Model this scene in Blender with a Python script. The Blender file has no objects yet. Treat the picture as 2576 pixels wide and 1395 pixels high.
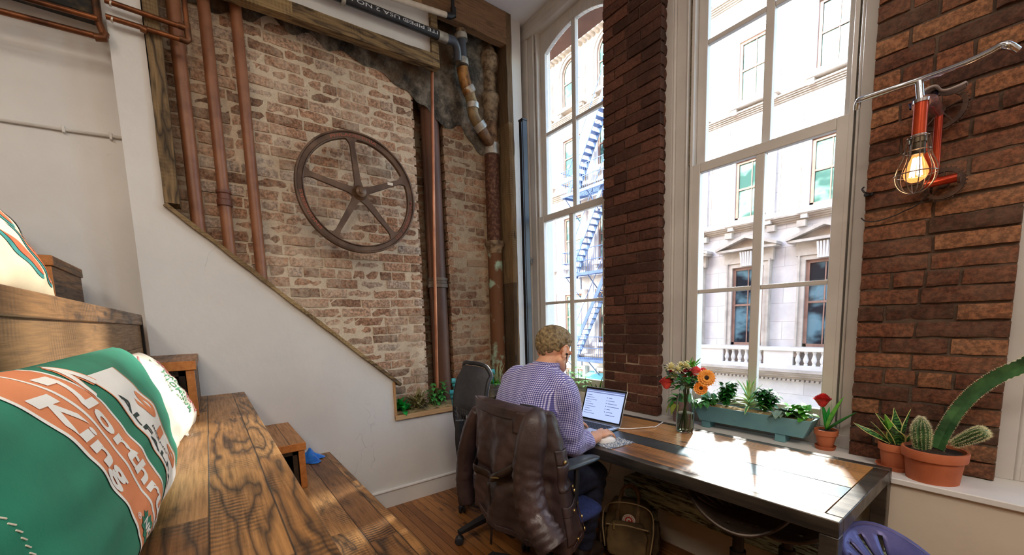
import bpy, bmesh, math, random
import numpy as np
from mathutils import Vector, Matrix, noise as mnoise
R = random.Random(11)
sc = bpy.context.scene
COL = sc.collection
PI = math.pi
sin, cos = math.sin, math.cos

# ------------------------------------------------------------------ camera frame (also used to read sizes off the photo)
FPX, PPX, PPY = 1012.1, 1288.0, 919.84
CAM = np.array([2.932, 0.0, 1.385])
_y, _p, _r = math.radians(53.10807), math.radians(-6.48374), math.radians(-1.7233)
FW = np.array([-sin(_y)*cos(_p), cos(_y)*cos(_p), sin(_p)])
_r0 = np.array([cos(_y), sin(_y), 0.0]); _u0 = np.cross(_r0, FW)
RT = cos(_r)*_r0 + sin(_r)*_u0
UP = -sin(_r)*_r0 + cos(_r)*_u0
def at(px, py, ax, val):
    d = (px-PPX)/FPX*RT - (py-PPY)/FPX*UP + FW
    return Vector(CAM + (val-CAM[ax])/d[ax]*d)

# ------------------------------------------------------------------ colours and materials
def hx(s):
    s = s.lstrip('#'); out = []
    for i in (0, 2, 4):
        c = int(s[i:i+2], 16)/255
        out.append(c/12.92 if c <= .04045 else ((c+.055)/1.055)**2.4)
    return (*out, 1.0)
class NT:
    def __init__(s, name):
        s.m = bpy.data.materials.new(name); s.m.use_nodes = True
        s.t = s.m.node_tree; s.t.nodes.clear()
        s.out = s.t.nodes.new('ShaderNodeOutputMaterial')
    def n(s, typ, ins=None, **props):
        nd = s.t.nodes.new('ShaderNode'+typ)
        for k, v in props.items(): setattr(nd, k, v)
        for k, v in (ins or {}).items():
            sk = nd.inputs[k]
            if isinstance(v, bpy.types.NodeSocket): s.t.links.new(v, sk)
            elif isinstance(v, bpy.types.Node): s.t.links.new(v.outputs[0], sk)
            else: sk.default_value = v
        return nd
    def math(s, op, a, b=0.0, c=None, clamp=False):
        ins = {0: a, 1: b}
        if c is not None: ins[2] = c
        return s.n('Math', ins, operation=op, use_clamp=clamp).outputs[0]
    def coord(s): return s.n('TexCoord').outputs['Object']
    def mapv(s, v, scale=(1,1,1), loc=(0,0,0), rot=(0,0,0)):
        return s.n('Mapping', {'Vector': v, 'Scale': scale, 'Location': loc, 'Rotation': rot}).outputs[0]
    def noise(s, v, scale=5, detail=5, rough=.55, dist=0):
        return s.n('TexNoise', {'Vector': v, 'Scale': scale, 'Detail': detail, 'Roughness': rough, 'Distortion': dist}).outputs[0]
    def ramp(s, f, stops, interp='LINEAR'):
        nd = s.n('ValToRGB', {0: f}); cr = nd.color_ramp; cr.interpolation = interp
        while len(cr.elements) < len(stops): cr.elements.new(.5)
        for e, (p, c) in zip(cr.elements, stops):
            e.position = p; e.color = hx(c) if isinstance(c, str) else ((c, c, c, 1) if not hasattr(c, '__len__') else c)
        return nd.outputs[0]
    def mix(s, f, a, b, blend='MIX'):
        nd = s.n('Mix', data_type='RGBA', blend_type=blend)
        for k, v in ((0, f), (6, a), (7, b)):
            sk = nd.inputs[k]
            if isinstance(v, str): v = hx(v)
            if isinstance(v, bpy.types.NodeSocket): s.t.links.new(v, sk)
            else: sk.default_value = v
        return nd.outputs[2]
    def bump(s, h, strength=.3, dist=.01):
        return s.n('Bump', {'Height': h, 'Strength': strength, 'Distance': dist}).outputs[0]
    def bsdf(s, **k):
        b = s.n('BsdfPrincipled')
        for key, v in k.items():
            sk = b.inputs[key.replace('_', ' ')]
            if isinstance(v, str): v = hx(v)
            if isinstance(v, bpy.types.NodeSocket): s.t.links.new(v, sk)
            else: sk.default_value = v
        s.t.links.new(b.outputs[0], s.out.inputs[0]); return s.m
_mc = {}
def mat(c1, c2=None, rough=.55, metal=0.0, scale=6, lo=.35, hi=.65, bump=0, bscale=None, stretch=(1,1,1), spec=.5, coat=0.0, sub=0.0, emis=0.0, detail=5):
    """Plain procedural surface: two colours of the thing mixed by noise, with optional fine relief."""
    key = (c1, c2, rough, metal, scale, lo, hi, bump, bscale, stretch, spec, coat, sub, emis)
    if key in _mc: return _mc[key]
    t = NT('surface_'+c1.lstrip('#'))
    v = t.mapv(t.coord(), stretch)
    n = t.noise(v, scale, detail)
    col = t.ramp(n, [(lo, c1), (hi, c2 or c1)])
    kw = dict(Base_Color=col, Roughness=rough, Metallic=metal, Specular_IOR_Level=spec, Coat_Weight=coat)
    if bump: kw['Normal'] = t.bump(t.noise(v, bscale or scale*6, 4), bump, .006)
    if sub: kw.update(Subsurface_Weight=sub, Subsurface_Radius=(.01, .004, .002))
    if emis: kw.update(Emission_Color=col, Emission_Strength=emis)
    _mc[key] = m = t.bsdf(**kw)
    return m

# ------------------------------------------------------------------ mesh building
def W(o):                       # world translation of a parent built in world coordinates
    return Vector(_w.get(o.name, (0, 0, 0))) if o else Vector((0, 0, 0))
_w = {}
def tag(o, label=None, cat=None, group=None, kind=None):
    if label: o['label'] = label
    if cat: o['category'] = cat
    if group: o['group'] = group
    if kind: o['kind'] = kind
    return o
def thing(name, label, cat, loc=(0,0,0), group=None, kind=None):
    o = bpy.data.objects.new(name, None); COL.objects.link(o); o.location = loc
    o.empty_display_size = .05
    _w[o.name] = tuple(loc)
    return tag(o, label, cat, group, kind)
def copy_tree(o, parent=None):
    c = o.copy(); COL.objects.link(c)
    if parent: c.parent = parent
    for ch in list(o.children): copy_tree(ch, c)
    return c
def place(o, loc, rz=0, label=None, s=None, rx=0, ry=0):
    o.location = loc; o.rotation_euler = (rx, ry, rz)
    if s: o.scale = (s, s, s) if not hasattr(s, '__len__') else s
    if label: o['label'] = label
    return o
def rotm(ax, a): return Matrix.Rotation(a, 3, ax)
class MB:
    def __init__(s): s.v = []; s.f = []; s.mi = []; s.t = []; s.uv = {}
    def add(s, vs, fs, mi=0, tone=None):
        b = len(s.v); s.v += [tuple(p) for p in vs]
        s.f += [tuple(i+b for i in f) for f in fs]; s.mi += [mi]*len(fs)
        s.t += [tone if tone is not None else (0, 0, 0)]*len(vs)
        return s
    def box(s, lo, hi, mi=0):
        x0, y0, z0 = lo; x1, y1, z1 = hi
        vs = [(x0,y0,z0),(x1,y0,z0),(x1,y1,z0),(x0,y1,z0),(x0,y0,z1),(x1,y0,z1),(x1,y1,z1),(x0,y1,z1)]
        return s.add(vs, [(0,3,2,1),(4,5,6,7),(0,1,5,4),(1,2,6,5),(2,3,7,6),(3,0,4,7)], mi)
    def obox(s, c, size, rot=None, mi=0):
        c = Vector(c); rot = rot or Matrix.Identity(3); a, b, d = (q/2 for q in size)
        vs = [c + rot @ Vector(p) for p in [(-a,-b,-d),(a,-b,-d),(a,b,-d),(-a,b,-d),(-a,-b,d),(a,-b,d),(a,b,d),(-a,b,d)]]
        return s.add(vs, [(0,3,2,1),(4,5,6,7),(0,1,5,4),(1,2,6,5),(2,3,7,6),(3,0,4,7)], mi)
    def bar(s, a, b, w, h, mi=0, up=(0,0,1)):          # box from a to b, w wide, h along 'up'
        a = Vector(a); b = Vector(b); x = (b-a); L = x.length; x.normalize(); u = Vector(up)
        y = u.cross(x); y = y.normalized() if y.length > 1e-6 else Vector((0, 1, 0)); z = x.cross(y)
        return s.obox((a+b)/2, (L, w, h), Matrix((x, y, z)).transposed(), mi)
    def tube(s, pts, r, n=10, mi=0, closed=False, caps=True, flat=1.0):
        P = [Vector(p) for p in pts]; m = len(P)
        rr = r if hasattr(r, '__len__') else [r]*m
        T = []
        for i in range(m):
            a = P[(i-1) % m] if (closed or i > 0) else P[i]; b = P[(i+1) % m] if (closed or i < m-1) else P[i]
            T.append((b-a).normalized())
        u = T[0].orthogonal().normalized(); vs = []
        if abs(T[0].z) < .9: u = (Vector((0,0,1)) - T[0]*T[0].z).normalized()
        for i in range(m):
            u = (u - T[i]*u.dot(T[i])).normalized(); w = T[i].cross(u)
            for k in range(n):
                a = 2*PI*k/n; vs.append(P[i] + (u*cos(a)*flat + w*sin(a))*rr[i])
        fs = []
        for i in range(m if closed else m-1):
            j = (i+1) % m
            fs += [(i*n+k, i*n+(k+1) % n, j*n+(k+1) % n, j*n+k) for k in range(n)]
        if caps and not closed: fs += [tuple(range(n))[::-1], tuple(range((m-1)*n, m*n))]
        return s.add(vs, fs, mi)
    def lathe(s, c, prof, n=24, mi=0, rot=None, arc=2*PI):
        c = Vector(c); rot = rot or Matrix.Identity(3); vs = []; m = len(prof); full = arc > 6.28
        nn = n if full else n+1
        for r, z in prof:
            for k in range(nn):
                a = arc*k/n; vs.append(c + rot @ Vector((max(r, 1e-4)*cos(a), max(r, 1e-4)*sin(a), z)))
        fs = [(i*nn+k, i*nn+(k+1) % nn, (i+1)*nn+(k+1) % nn, (i+1)*nn+k) for i in range(m-1) for k in range(n)]
        return s.add(vs, fs, mi)
    def ell(s, c, rad, rot=None, nu=16, nv=10, mi=0):
        rad = rad if hasattr(rad, '__len__') else (rad,)*3
        c = Vector(c); rot = rot or Matrix.Identity(3); vs = []
        for j in range(nv+1):
            th = PI*j/nv
            for k in range(nu):
                a = 2*PI*k/nu; e = max(sin(th), 1e-3)
                vs.append(c + rot @ Vector((rad[0]*e*cos(a), rad[1]*e*sin(a), -rad[2]*cos(th))))
        fs = [(j*nu+k, j*nu+(k+1) % nu, (j+1)*nu+(k+1) % nu, (j+1)*nu+k) for j in range(nv) for k in range(nu)]
        fs += [tuple(range(nu))[::-1], tuple(range(nv*nu, nv*nu+nu))]
        return s.add(vs, fs, mi)
    def prism(s, poly, f, d0, d1, mi=0):               # poly of 2-D points, f(a, b, d) -> 3-D
        n = len(poly); vs = [f(a, b, d0) for a, b in poly] + [f(a, b, d1) for a, b in poly]
        fs = [tuple(range(n))[::-1], tuple(range(n, 2*n))] + [(i, (i+1) % n, n+(i+1) % n, n+i) for i in range(n)]
        return s.add(vs, fs, mi)
    def grid(s, fn, nu, nv, mi=0, closed_u=False):     # fn(u, v) u, v in 0..1
        nn = nu if closed_u else nu+1
        vs = [fn(i/nu, j/nv) for j in range(nv+1) for i in range(nn)]
        fs = [(j*nn+i, j*nn+(i+1) % nn, (j+1)*nn+(i+1) % nn, (j+1)*nn+i) for j in range(nv) for i in range(nu)]
        if callable(mi):
            b = len(s.f); s.add(vs, fs)
            for q in range(len(fs)): s.mi[b+q] = mi((q % nu + .5)/nu, (q//nu + .5)/nv)
            return s
        return s.add(vs, fs, mi)
    def leaf(s, base, d, L, w, bend=.4, up=(0,0,1), fold=.15, n=6, mi=0, shape=.8, twist=0.0, tip=1.0):
        """A leaf blade of real size: starts at base along d, droops by bend, folded along its midrib."""
        base = Vector(base); d = Vector(d).normalized(); up = Vector(up)
        side = d.cross(up); side = side.normalized() if side.length > 1e-4 else Vector((1, 0, 0))
        nrm = side.cross(d); vs = []; p = base.copy(); cur = d.copy()
        for i in range(n+1):
            t = i/n
            ww = w*.5*(sin(PI*min(1, t**shape*tip))**.8 if t < 1 else 0) + 1e-4
            a = twist*t; sd = side*cos(a) + nrm*sin(a); nm = nrm*cos(a) - side*sin(a)
            vs += [p - sd*ww + nm*ww*fold*2, p, p + sd*ww + nm*ww*fold*2]
            cur = (cur - Vector((0, 0, bend/n))).normalized(); p = p + cur*(L/n)
        fs = []
        for i in range(n): fs += [(3*i, 3*i+1, 3*i+4, 3*i+3), (3*i+1, 3*i+2, 3*i+5, 3*i+4)]
        return s.add(vs, fs, mi)
    def mesh(s, name, mats, smooth=True, ang=40, tone=False):
        me = bpy.data.meshes.new(name); me.from_pydata([tuple(q) for q in s.v], [], s.f)
        for m in (mats if isinstance(mats, (list, tuple)) else [mats]): me.materials.append(m)
        me.polygons.foreach_set('material_index', s.mi)
        if tone:
            a = me.attributes.new('tone', 'FLOAT_COLOR', 'POINT')
            a.data.foreach_set('color', [c for q in s.t for c in (*q, 1)])
        bm = bmesh.new(); bm.from_mesh(me); bmesh.ops.recalc_face_normals(bm, faces=bm.faces); bm.to_mesh(me); bm.free()
        if smooth:
            me.polygons.foreach_set('use_smooth', [True]*len(me.polygons)); me.set_sharp_from_angle(angle=math.radians(ang))
        me.update(); return me
    def build(s, name, mats, parent=None, smooth=True, ang=40, bevel=0, seg=2, label=None, kind=None, tone=False, solid=0, subd=0):
        o = bpy.data.objects.new(name, s.mesh(name, mats, smooth, ang, tone)); COL.objects.link(o)
        if parent: o.parent = parent; o.location = -W(parent)
        if solid:
            md = o.modifiers.new('thick', 'SOLIDIFY'); md.thickness = solid; md.offset = 0
        if bevel:
            md = o.modifiers.new('edge', 'BEVEL'); md.width = bevel; md.segments = seg; md.limit_method = 'ANGLE'; md.angle_limit = math.radians(35)
            md.harden_normals = False
        if subd:
            md = o.modifiers.new('soft', 'SUBSURF'); md.levels = subd; md.render_levels = subd
        if label: o['label'] = label
        if kind: o['kind'] = kind
        return o
def struct(name, mb, mats, label=None, cat=None, parent=None, **k):
    o = mb.build(name, mats, parent, kind='structure', **k)
    if not parent: tag(o, label, cat)
    return o
def bez(p0, p1, p2, p3, n=10):
    p0, p1, p2, p3 = map(Vector, (p0, p1, p2, p3))
    return [p0*(1-t)**3 + p1*3*t*(1-t)**2 + p2*3*t*t*(1-t) + p3*t**3 for t in (i/n for i in range(n+1))]
def spline(pts, k=6, closed=False):                    # Catmull-Rom through the points
    P = [Vector(p) for p in pts]; n = len(P); out = []
    for i in range(n if closed else n-1):
        a = P[(i-1) % n] if (closed or i) else P[0]; b = P[i]; c = P[(i+1) % n]; d = P[(i+2) % n] if (closed or i < n-2) else P[-1]
        for j in range(k):
            t = j/k
            out.append(.5*((2*b)+(c-a)*t+(2*a-5*b+4*c-d)*t*t+(3*b-a-3*c+d)*t**3))
    if not closed: out.append(P[-1])
    return out
def nz(*p): return mnoise.noise(Vector(p))
_tx = {}
def text2d(s, size=1.0, bold=0.0, cuts=1, width=None):
    """2-D outline of a piece of writing as triangles: vertices (x, y) from the left baseline, and faces."""
    cu = bpy.data.curves.new('writing', 'FONT'); cu.body = s; cu.size = size; cu.offset = bold*size; cu.resolution_u = 3
    cu.fill_mode = 'FRONT' if hasattr(cu, 'fill_mode') else cu.fill_mode
    o = bpy.data.objects.new('writing', cu); COL.objects.link(o)
    dg = bpy.context.evaluated_depsgraph_get(); dg.update()
    me = bpy.data.meshes.new_from_object(o.evaluated_get(dg))
    bm = bmesh.new(); bm.from_mesh(me); bmesh.ops.triangulate(bm, faces=bm.faces)
    for _ in range(cuts):
        L = [e for e in bm.edges if e.calc_length() > size*.12]
        if L: bmesh.ops.subdivide_edges(bm, edges=L, cuts=1); bmesh.ops.triangulate(bm, faces=[f for f in bm.faces if len(f.verts) > 3])
    bm.verts.ensure_lookup_table()
    vs = [(v.co.x, v.co.y) for v in bm.verts]; fs = [tuple(v.index for v in f.verts) for f in bm.faces]
    bm.free(); bpy.data.objects.remove(o); bpy.data.curves.remove(cu); bpy.data.meshes.remove(me)
    if vs:
        x0 = min(v[0] for v in vs); x1 = max(v[0] for v in vs)
        k = width/(x1-x0) if width else 1
        vs = [((x-x0)*k, y) for x, y in vs]
    return vs, fs
def write(mb, s, fn, size, bold=0.0, mi=0, cuts=1, width=None):
    vs, fs = text2d(s, size, bold, cuts, width)
    return mb.add([fn(x, y) for x, y in vs], fs, mi)
# ------------------------------------------------------------------ special surfaces
def wood(name, u, v, pw, cols, seed=0, saw=.55, dark='#2a2019', rough=.5, gap=True, rings=.5, coat=0.0, grey=0.0, big=1.0):
    """Reclaimed boards: grain along axis u, boards pw wide along axis v, each board of its own tone, saw marks and rings."""
    t = NT(name); sx = t.n('SeparateXYZ', {0: t.coord()})
    U, Vv = sx.outputs[u], sx.outputs[v]; O = sx.outputs[3-u-v]
    q = t.math('DIVIDE', t.math('ADD', Vv, seed*.37+9), pw)
    idn = t.math('FLOOR', q); fr = t.math('FRACT', q)
    wn = t.n('TexWhiteNoise', {'W': idn}, noise_dimensions='1D'); rnd = wn.outputs[0]
    # boards break into lengths
    seg = t.math('FLOOR', t.math('ADD', t.math('DIVIDE', U, 1.35), t.math('MULTIPLY', rnd, 7)))
    wn2 = t.n('TexWhiteNoise', {'Vector': t.n('CombineXYZ', {0: idn, 1: seg, 2: seed})}, noise_dimensions='3D'); rn2 = wn2.outputs[0]
    off = t.math('MULTIPLY', rn2, 37.0)
    gv = t.n('CombineXYZ', {0: t.math('ADD', U, off), 1: t.math('ADD', Vv, off), 2: O}).outputs[0]
    fine = t.noise(t.mapv(gv, (6, 130, 130)), 1, 6, .65)
    # growth rings seen on flat-sawn faces
    warp = t.noise(t.mapv(gv, (1.6*big, 9*big, 9)), 1, 3, .5)
    ph = t.math('ADD', t.math('MULTIPLY', warp, 20.0), t.math('MULTIPLY', fr, 6.0))
    ring = t.math('POWER', t.math('ABSOLUTE', t.math('SINE', ph)), .8)
    rmask = t.math('MULTIPLY', t.math('GREATER_THAN', t.n('TexWhiteNoise', {'W': t.math('ADD', rn2, 3.1)}, noise_dimensions='1D').outputs[0], 1-rings), .92)
    # circular-saw marks across the grain, in patches
    sawn = t.math('SINE', t.math('ADD', t.math('MULTIPLY', U, 330.0), t.math('ADD', t.math('MULTIPLY', t.math('MULTIPLY', fr, fr), 5.0), t.math('MULTIPLY', t.noise(t.mapv(gv, (3, 20, 20)), 1, 3), 9.0))))
    spatch = t.noise(t.mapv(gv, (3.5, 7, 7)), 1, 4, .6)
    sm = t.math('MULTIPLY', t.math('SMOOTH_MAX', t.math('MULTIPLY', t.math('SUBTRACT', spatch, .47), 5.0), 0, .1, ), t.math('ADD', t.math('MULTIPLY', sawn, .5), .5), clamp=True)
    base = t.ramp(t.math('ADD', t.math('MULTIPLY', rn2, .55), t.math('MULTIPLY', t.noise(t.mapv(gv, (2, 6, 6)), 1, 4), .45)), [(.15+.7*i/(len(cols)-1), c) for i, c in enumerate(cols)])
    c = t.mix(t.math('MULTIPLY', t.ramp(fine, [(.36, 1.0), (.58, 0.0)]), .42), base, dark)
    c = t.mix(t.math('MULTIPLY', t.math('SUBTRACT', 1.0, ring), rmask), c, dark)
    c = t.mix(t.math('MULTIPLY', sm, saw), c, dark)
    stain = t.noise(t.mapv(gv, (3, 8, 8)), 1.3, 5, .65)
    c = t.mix(t.ramp(stain, [(.58, 0.0), (.72, .85)]), c, dark)
    kn = t.n('TexVoronoi', {'Vector': t.mapv(gv, (2.2, 9, 9)), 'Scale': 1.0}).outputs[0]
    c = t.mix(t.ramp(kn, [(.05, .9), (.11, 0.0)]), c, dark)
    if grey: c = t.mix(t.math('MULTIPLY', t.noise(gv, 4, 4), grey), c, '#8c857c')
    h = t.math('SUBTRACT', t.math('MULTIPLY', fine, .5), t.math('MULTIPLY', sm, .35))
    if gap:
        g = t.ramp(t.math('MINIMUM', fr, t.math('SUBTRACT', 1.0, fr)), [(0.0, 1.0), (.018*.15/pw, 0.0)])
        c = t.mix(g, c, '#120d0a'); h = t.math('SUBTRACT', h, g)
    return t.bsdf(Base_Color=c, Roughness=t.ramp(fine, [(.3, rough+.15), (.7, rough-.08)]), Normal=t.bump(h, .5, .004), Coat_Weight=coat, Coat_Roughness=.3, Coat_IOR=1.8)
def brickmat(name, cols, mortar, smear=.3, smearc='#c8b49a', dark=.3, soot=None, zfade=None):
    t = NT(name); P = t.coord(); a = t.n('Attribute', attribute_name='tone'); sp = t.n('SeparateColor', {0: a.outputs['Color']})
    tone, isb = sp.outputs[0], sp.outputs[1]
    c = t.ramp(t.math('ADD', t.math('MULTIPLY', tone, .8), t.math('MULTIPLY', t.noise(P, 24, 4), .25)), [(.05+.9*i/(len(cols)-1), q) for i, q in enumerate(cols)])
    c = t.mix(t.math('MULTIPLY', t.ramp(t.noise(P, 60, 6, .7), [(.42, 1.0), (.6, 0.0)]), dark), c, '#20140f')
    mc = t.ramp(t.noise(P, 90, 4), [(.3, mortar[0]), (.7, mortar[1])])
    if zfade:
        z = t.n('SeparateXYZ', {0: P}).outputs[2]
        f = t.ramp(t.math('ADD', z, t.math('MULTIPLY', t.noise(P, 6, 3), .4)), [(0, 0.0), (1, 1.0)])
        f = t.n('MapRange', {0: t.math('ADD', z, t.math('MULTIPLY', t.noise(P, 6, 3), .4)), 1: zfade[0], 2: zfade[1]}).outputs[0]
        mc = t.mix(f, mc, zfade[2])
    c = t.mix(isb, mc, c)
    big = t.noise(P, 2.3, 6, .62); sm = t.noise(P, 20, 7, .68)
    f = t.math('MULTIPLY', t.ramp(t.math('ADD', t.math('MULTIPLY', big, .55), t.math('MULTIPLY', sm, .5)), [(.48, 0.0), (.62, 1.0)]), smear)
    c = t.mix(f, c, smearc)
    if soot: c = t.mix(t.math('MULTIPLY', t.ramp(t.noise(P, 1.7, 6, .65), [(.5, 0.0), (.66, 1.0)]), soot), c, '#2b211b')
    h = t.math('ADD', t.noise(P, 45, 6, .7), t.math('MULTIPLY', t.noise(P, 220, 3), .4))
    return t.bsdf(Base_Color=c, Roughness=.85, Specular_IOR_Level=.3, Normal=t.bump(h, .7, .006))
def bricks(mb, org, u, n, width, z0, z1, rnd, course=.069, L=.205, gap=.011, jit=.004, depth=.05, keep=None, round_=.006, wild=1.0):
    """A brick face laid brick by brick: each has its own length, tilt, chipped edge and tone."""
    org = Vector(org); u = Vector(u); n = Vector(n); up = Vector((0, 0, 1)); row = 0; z = z0
    while z < z1-.01:
        h = course-gap; x = -rnd.random()*.02 - (L*.5 if row % 2 else 0); hd = row % 6 == 5
        while x < width:
            l = (L*.5 if hd else L)*(1+rnd.uniform(-.09, .09)*wild)
            a = max(x, 0); b = min(x+l-gap, width)
            if b < .075 and a == 0 and x < 0: x = 0; continue
            if width-b < .08: b = width; l = width
            if b-a > .025 and (keep is None or keep((a+b)/2, z+h/2)):
                dz = rnd.uniform(-1, 1)*jit*.5; dn = rnd.uniform(-1, .6)*jit; tl = rnd.uniform(-1, 1)*.012*wild; sd = rnd.random()*99
                nx, ny = 5, 2; vs = []
                for j in range(-1, ny+2):
                    for i in range(-1, nx+2):
                        edge = i in (-1, nx+1) or j in (-1, ny+1)
                        fi = min(max(i, 0), nx)/nx; fj = min(max(j, 0), ny)/ny
                        rim = i in (0, nx) or j in (0, ny)
                        ca = a+(b-a)*fi; cz = z+dz+h*fj+(fi-.5)*(b-a)*tl
                        if edge: d = -depth
                        else: d = dn + nz(ca*22, cz*22, sd)*.006*wild - (round_ if rim else 0)
                        if rim and not edge: ca += nz(ca*30, cz*30, sd+5)*.004*wild; cz += nz(ca*30, cz*30, sd+9)*.004*wild
                        vs.append(org + u*ca + up*cz + n*d)
                w = nx+3; fs = [(q*w+p, q*w+p+1, (q+1)*w+p+1, (q+1)*w+p) for q in range(ny+2) for p in range(nx+2)]
                mb.add(vs, fs, 0, (rnd.random(), 1.0, 0))
            x += l
        z += course; row += 1
    return mb
def mortar(mb, org, u, n, width, z0, z1, d=-.007, res=.03):
    org = Vector(org); u = Vector(u); n = Vector(n); nu = max(1, int(width/res)); nv = max(1, int((z1-z0)/res))
    def fn(a, b):
        p = org + u*(a*width) + Vector((0, 0, z0+(z1-z0)*b)); return p + n*(d + nz(p.x*18, p.y*18, p.z*18)*.004)
    return mb.grid(fn, nu, nv)
def plaster(name, c1, c2, bump=.12):
    t = NT(name); P = t.coord()
    c = t.ramp(t.noise(P, 1.6, 5, .6), [(.35, c1), (.65, c2)])
    cr = t.n('TexVoronoi', {'Vector': t.mapv(t.n('VectorMath', {0: P, 1: t.n('TexNoise', {'Vector': P, 'Scale': 3.0}).outputs[1]}, operation='ADD').outputs[0], (.9, .9, .7)), 'Scale': 1.6}, feature='DISTANCE_TO_EDGE').outputs[0]
    ln = t.math('MULTIPLY', t.ramp(cr, [(.0, 1.0), (.003, 0.0)]), t.ramp(t.noise(P, 1.9, 3), [(.56, 0.0), (.62, .35)]))
    c = t.mix(ln, c, '#6f665c')
    h = t.math('ADD', t.noise(P, 3, 4), t.math('MULTIPLY', t.noise(P, 28, 5), .25))
    return t.bsdf(Base_Color=c, Roughness=.6, Specular_IOR_Level=.35, Normal=t.bump(h, bump, .03))

M_WHITE = plaster('white_plaster', '#d3d0cc', '#dedbd6')
M_TAN = plaster('tan_plaster', '#cbbfae', '#d6cab8')
M_CEIL = mat('#dfe3ea', '#e4e7ec', .7)
M_TRIMW = mat('#d8d5d2', '#e0dedb', .42, scale=4, bump=.05)
M_CASE = mat('#c3beb8', '#d0cbc5', .4, scale=3, bump=.06)
M_OLDW = wood('rough_sawn_trim', 1, 2, .5, ['#7d6442', '#a2875c', '#b79c70'], 1, saw=.5, gap=False, rings=.2, dark='#33261a', rough=.8)
M_OLDV = wood('weathered_post', 2, 1, .5, ['#3d3020', '#6b543a', '#917650'], 2, saw=.45, gap=False, rings=.2, dark='#221910', rough=.8)
M_BEAM = wood('beam_boards', 1, 2, .6, ['#7a5a3c', '#9a7450', '#a98560'], 5, saw=.2, gap=False, rings=.2, dark='#3d2a1b', rough=.75)
M_BENCH = wood('bench_boards', 0, 1, .118, ['#7e5530', '#a5733f', '#c29058'], 0, saw=.95, rings=.6, dark='#261c16', rough=.42)
M_BENCHR = wood('bench_riser_boards', 0, 2, .19, ['#6d4a2b', '#8d6439', '#a87a47'], 4, saw=.5, rings=.3, dark='#3a291b', rough=.5)
M_BOXW = wood('step_box_boards', 0, 1, .11, ['#84572e', '#a56d38', '#b88048'], 7, saw=.3, rings=.3, dark='#2f2015', rough=.45)
M_BOXE = mat('#a8642c', '#c07a3a', .5, scale=9, stretch=(1, 6, 6), bump=.1)
M_FLOOR = wood('floor_boards', 0, 1, .058, ['#7c4a22', '#9c6430', '#b57a40'], 3, saw=.0, rings=.15, dark='#4a2b14', rough=.32, big=.7)
M_BRICKL = brickmat('old_pale_brick', ['#7a5c48', '#aa8065', '#c59474', '#d1aa8d', '#c4b1a1'], ('#c0ad94', '#d9c6ad'), smear=.42, smearc='#e4d2b9', dark=.62, soot=.22)
M_BRICKF = brickmat('flue_brick', ['#5e3f2c', '#80563a', '#936648', '#a87c5c'], ('#7d6a54', '#a08c72'), smear=.4, smearc='#b7a185', dark=.5, soot=.3)
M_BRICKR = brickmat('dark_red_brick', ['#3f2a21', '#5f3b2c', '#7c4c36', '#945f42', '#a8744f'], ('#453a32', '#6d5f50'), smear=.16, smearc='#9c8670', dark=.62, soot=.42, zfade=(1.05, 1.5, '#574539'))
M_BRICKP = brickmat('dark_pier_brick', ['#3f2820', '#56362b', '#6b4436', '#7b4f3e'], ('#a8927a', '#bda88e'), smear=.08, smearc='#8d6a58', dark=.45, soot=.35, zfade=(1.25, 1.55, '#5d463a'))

# ------------------------------------------------------------------ the room shell
ZC = 3.93                                     # ceiling
YW, YP = 2.16, 2.36                           # wall under the windows, brick pier faces
struct('floor', MB().box((-.4, -4, -.06), (6.6, 2.7, 0)), M_FLOOR, 'honey coloured narrow board floor between benches and table', 'floor')
struct('ceiling', MB().box((-.5, -4, ZC), (6.6, 2.6, ZC+.08)), M_CEIL, 'flat white ceiling above the windows', 'ceiling')
struct('wall_back', MB().box((-.5, -4.1, 0), (6.6, -4, ZC)), M_WHITE, 'white wall behind the viewer', 'wall')
struct('wall_right', MB().box((6.6, -4.1, 0), (6.7, 2.7, ZC)), M_WHITE, 'white side wall far to the right', 'wall')
f_x = lambda a, b, d: (d, a, b)               # polygon in (y, z), pushed along x
SL0, SL1 = (-.119, 2.062), (1.09, .955)       # the slanted edge of the opening
LEDGE = .668
w = MB().prism([(-.258, 0), (-.119, 0), (-.119, ZC), (-.258, ZC)], f_x, -.14, 0)
w.prism([(-.119, 0), (2.27, 0), (2.27, LEDGE), (1.09, LEDGE), SL1, SL0], f_x, -.14, 0)
w.prism([(2.275, LEDGE), (2.395, LEDGE), (2.395, ZC), (2.275, ZC)], f_x, -.14, 0)
w.prism([(2.27, 0), (2.395, 0), (2.395, LEDGE), (2.27, LEDGE)], f_x, -.14, 0)
struct('wall_left', w, M_WHITE, 'white plastered side wall with a slanted cut out showing old brick', 'wall')
struct('wall_recess', MB().box((-.3, -4, 0), (-.13, -.262, ZC)), M_WHITE, 'set back white wall behind the upper benches', 'wall')
struct('wall_reveal', MB().box((-.3, 2.397, 0), (-.13, 2.62, ZC)), M_WHITE, 'narrow white reveal beside the left window', 'wall')
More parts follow.
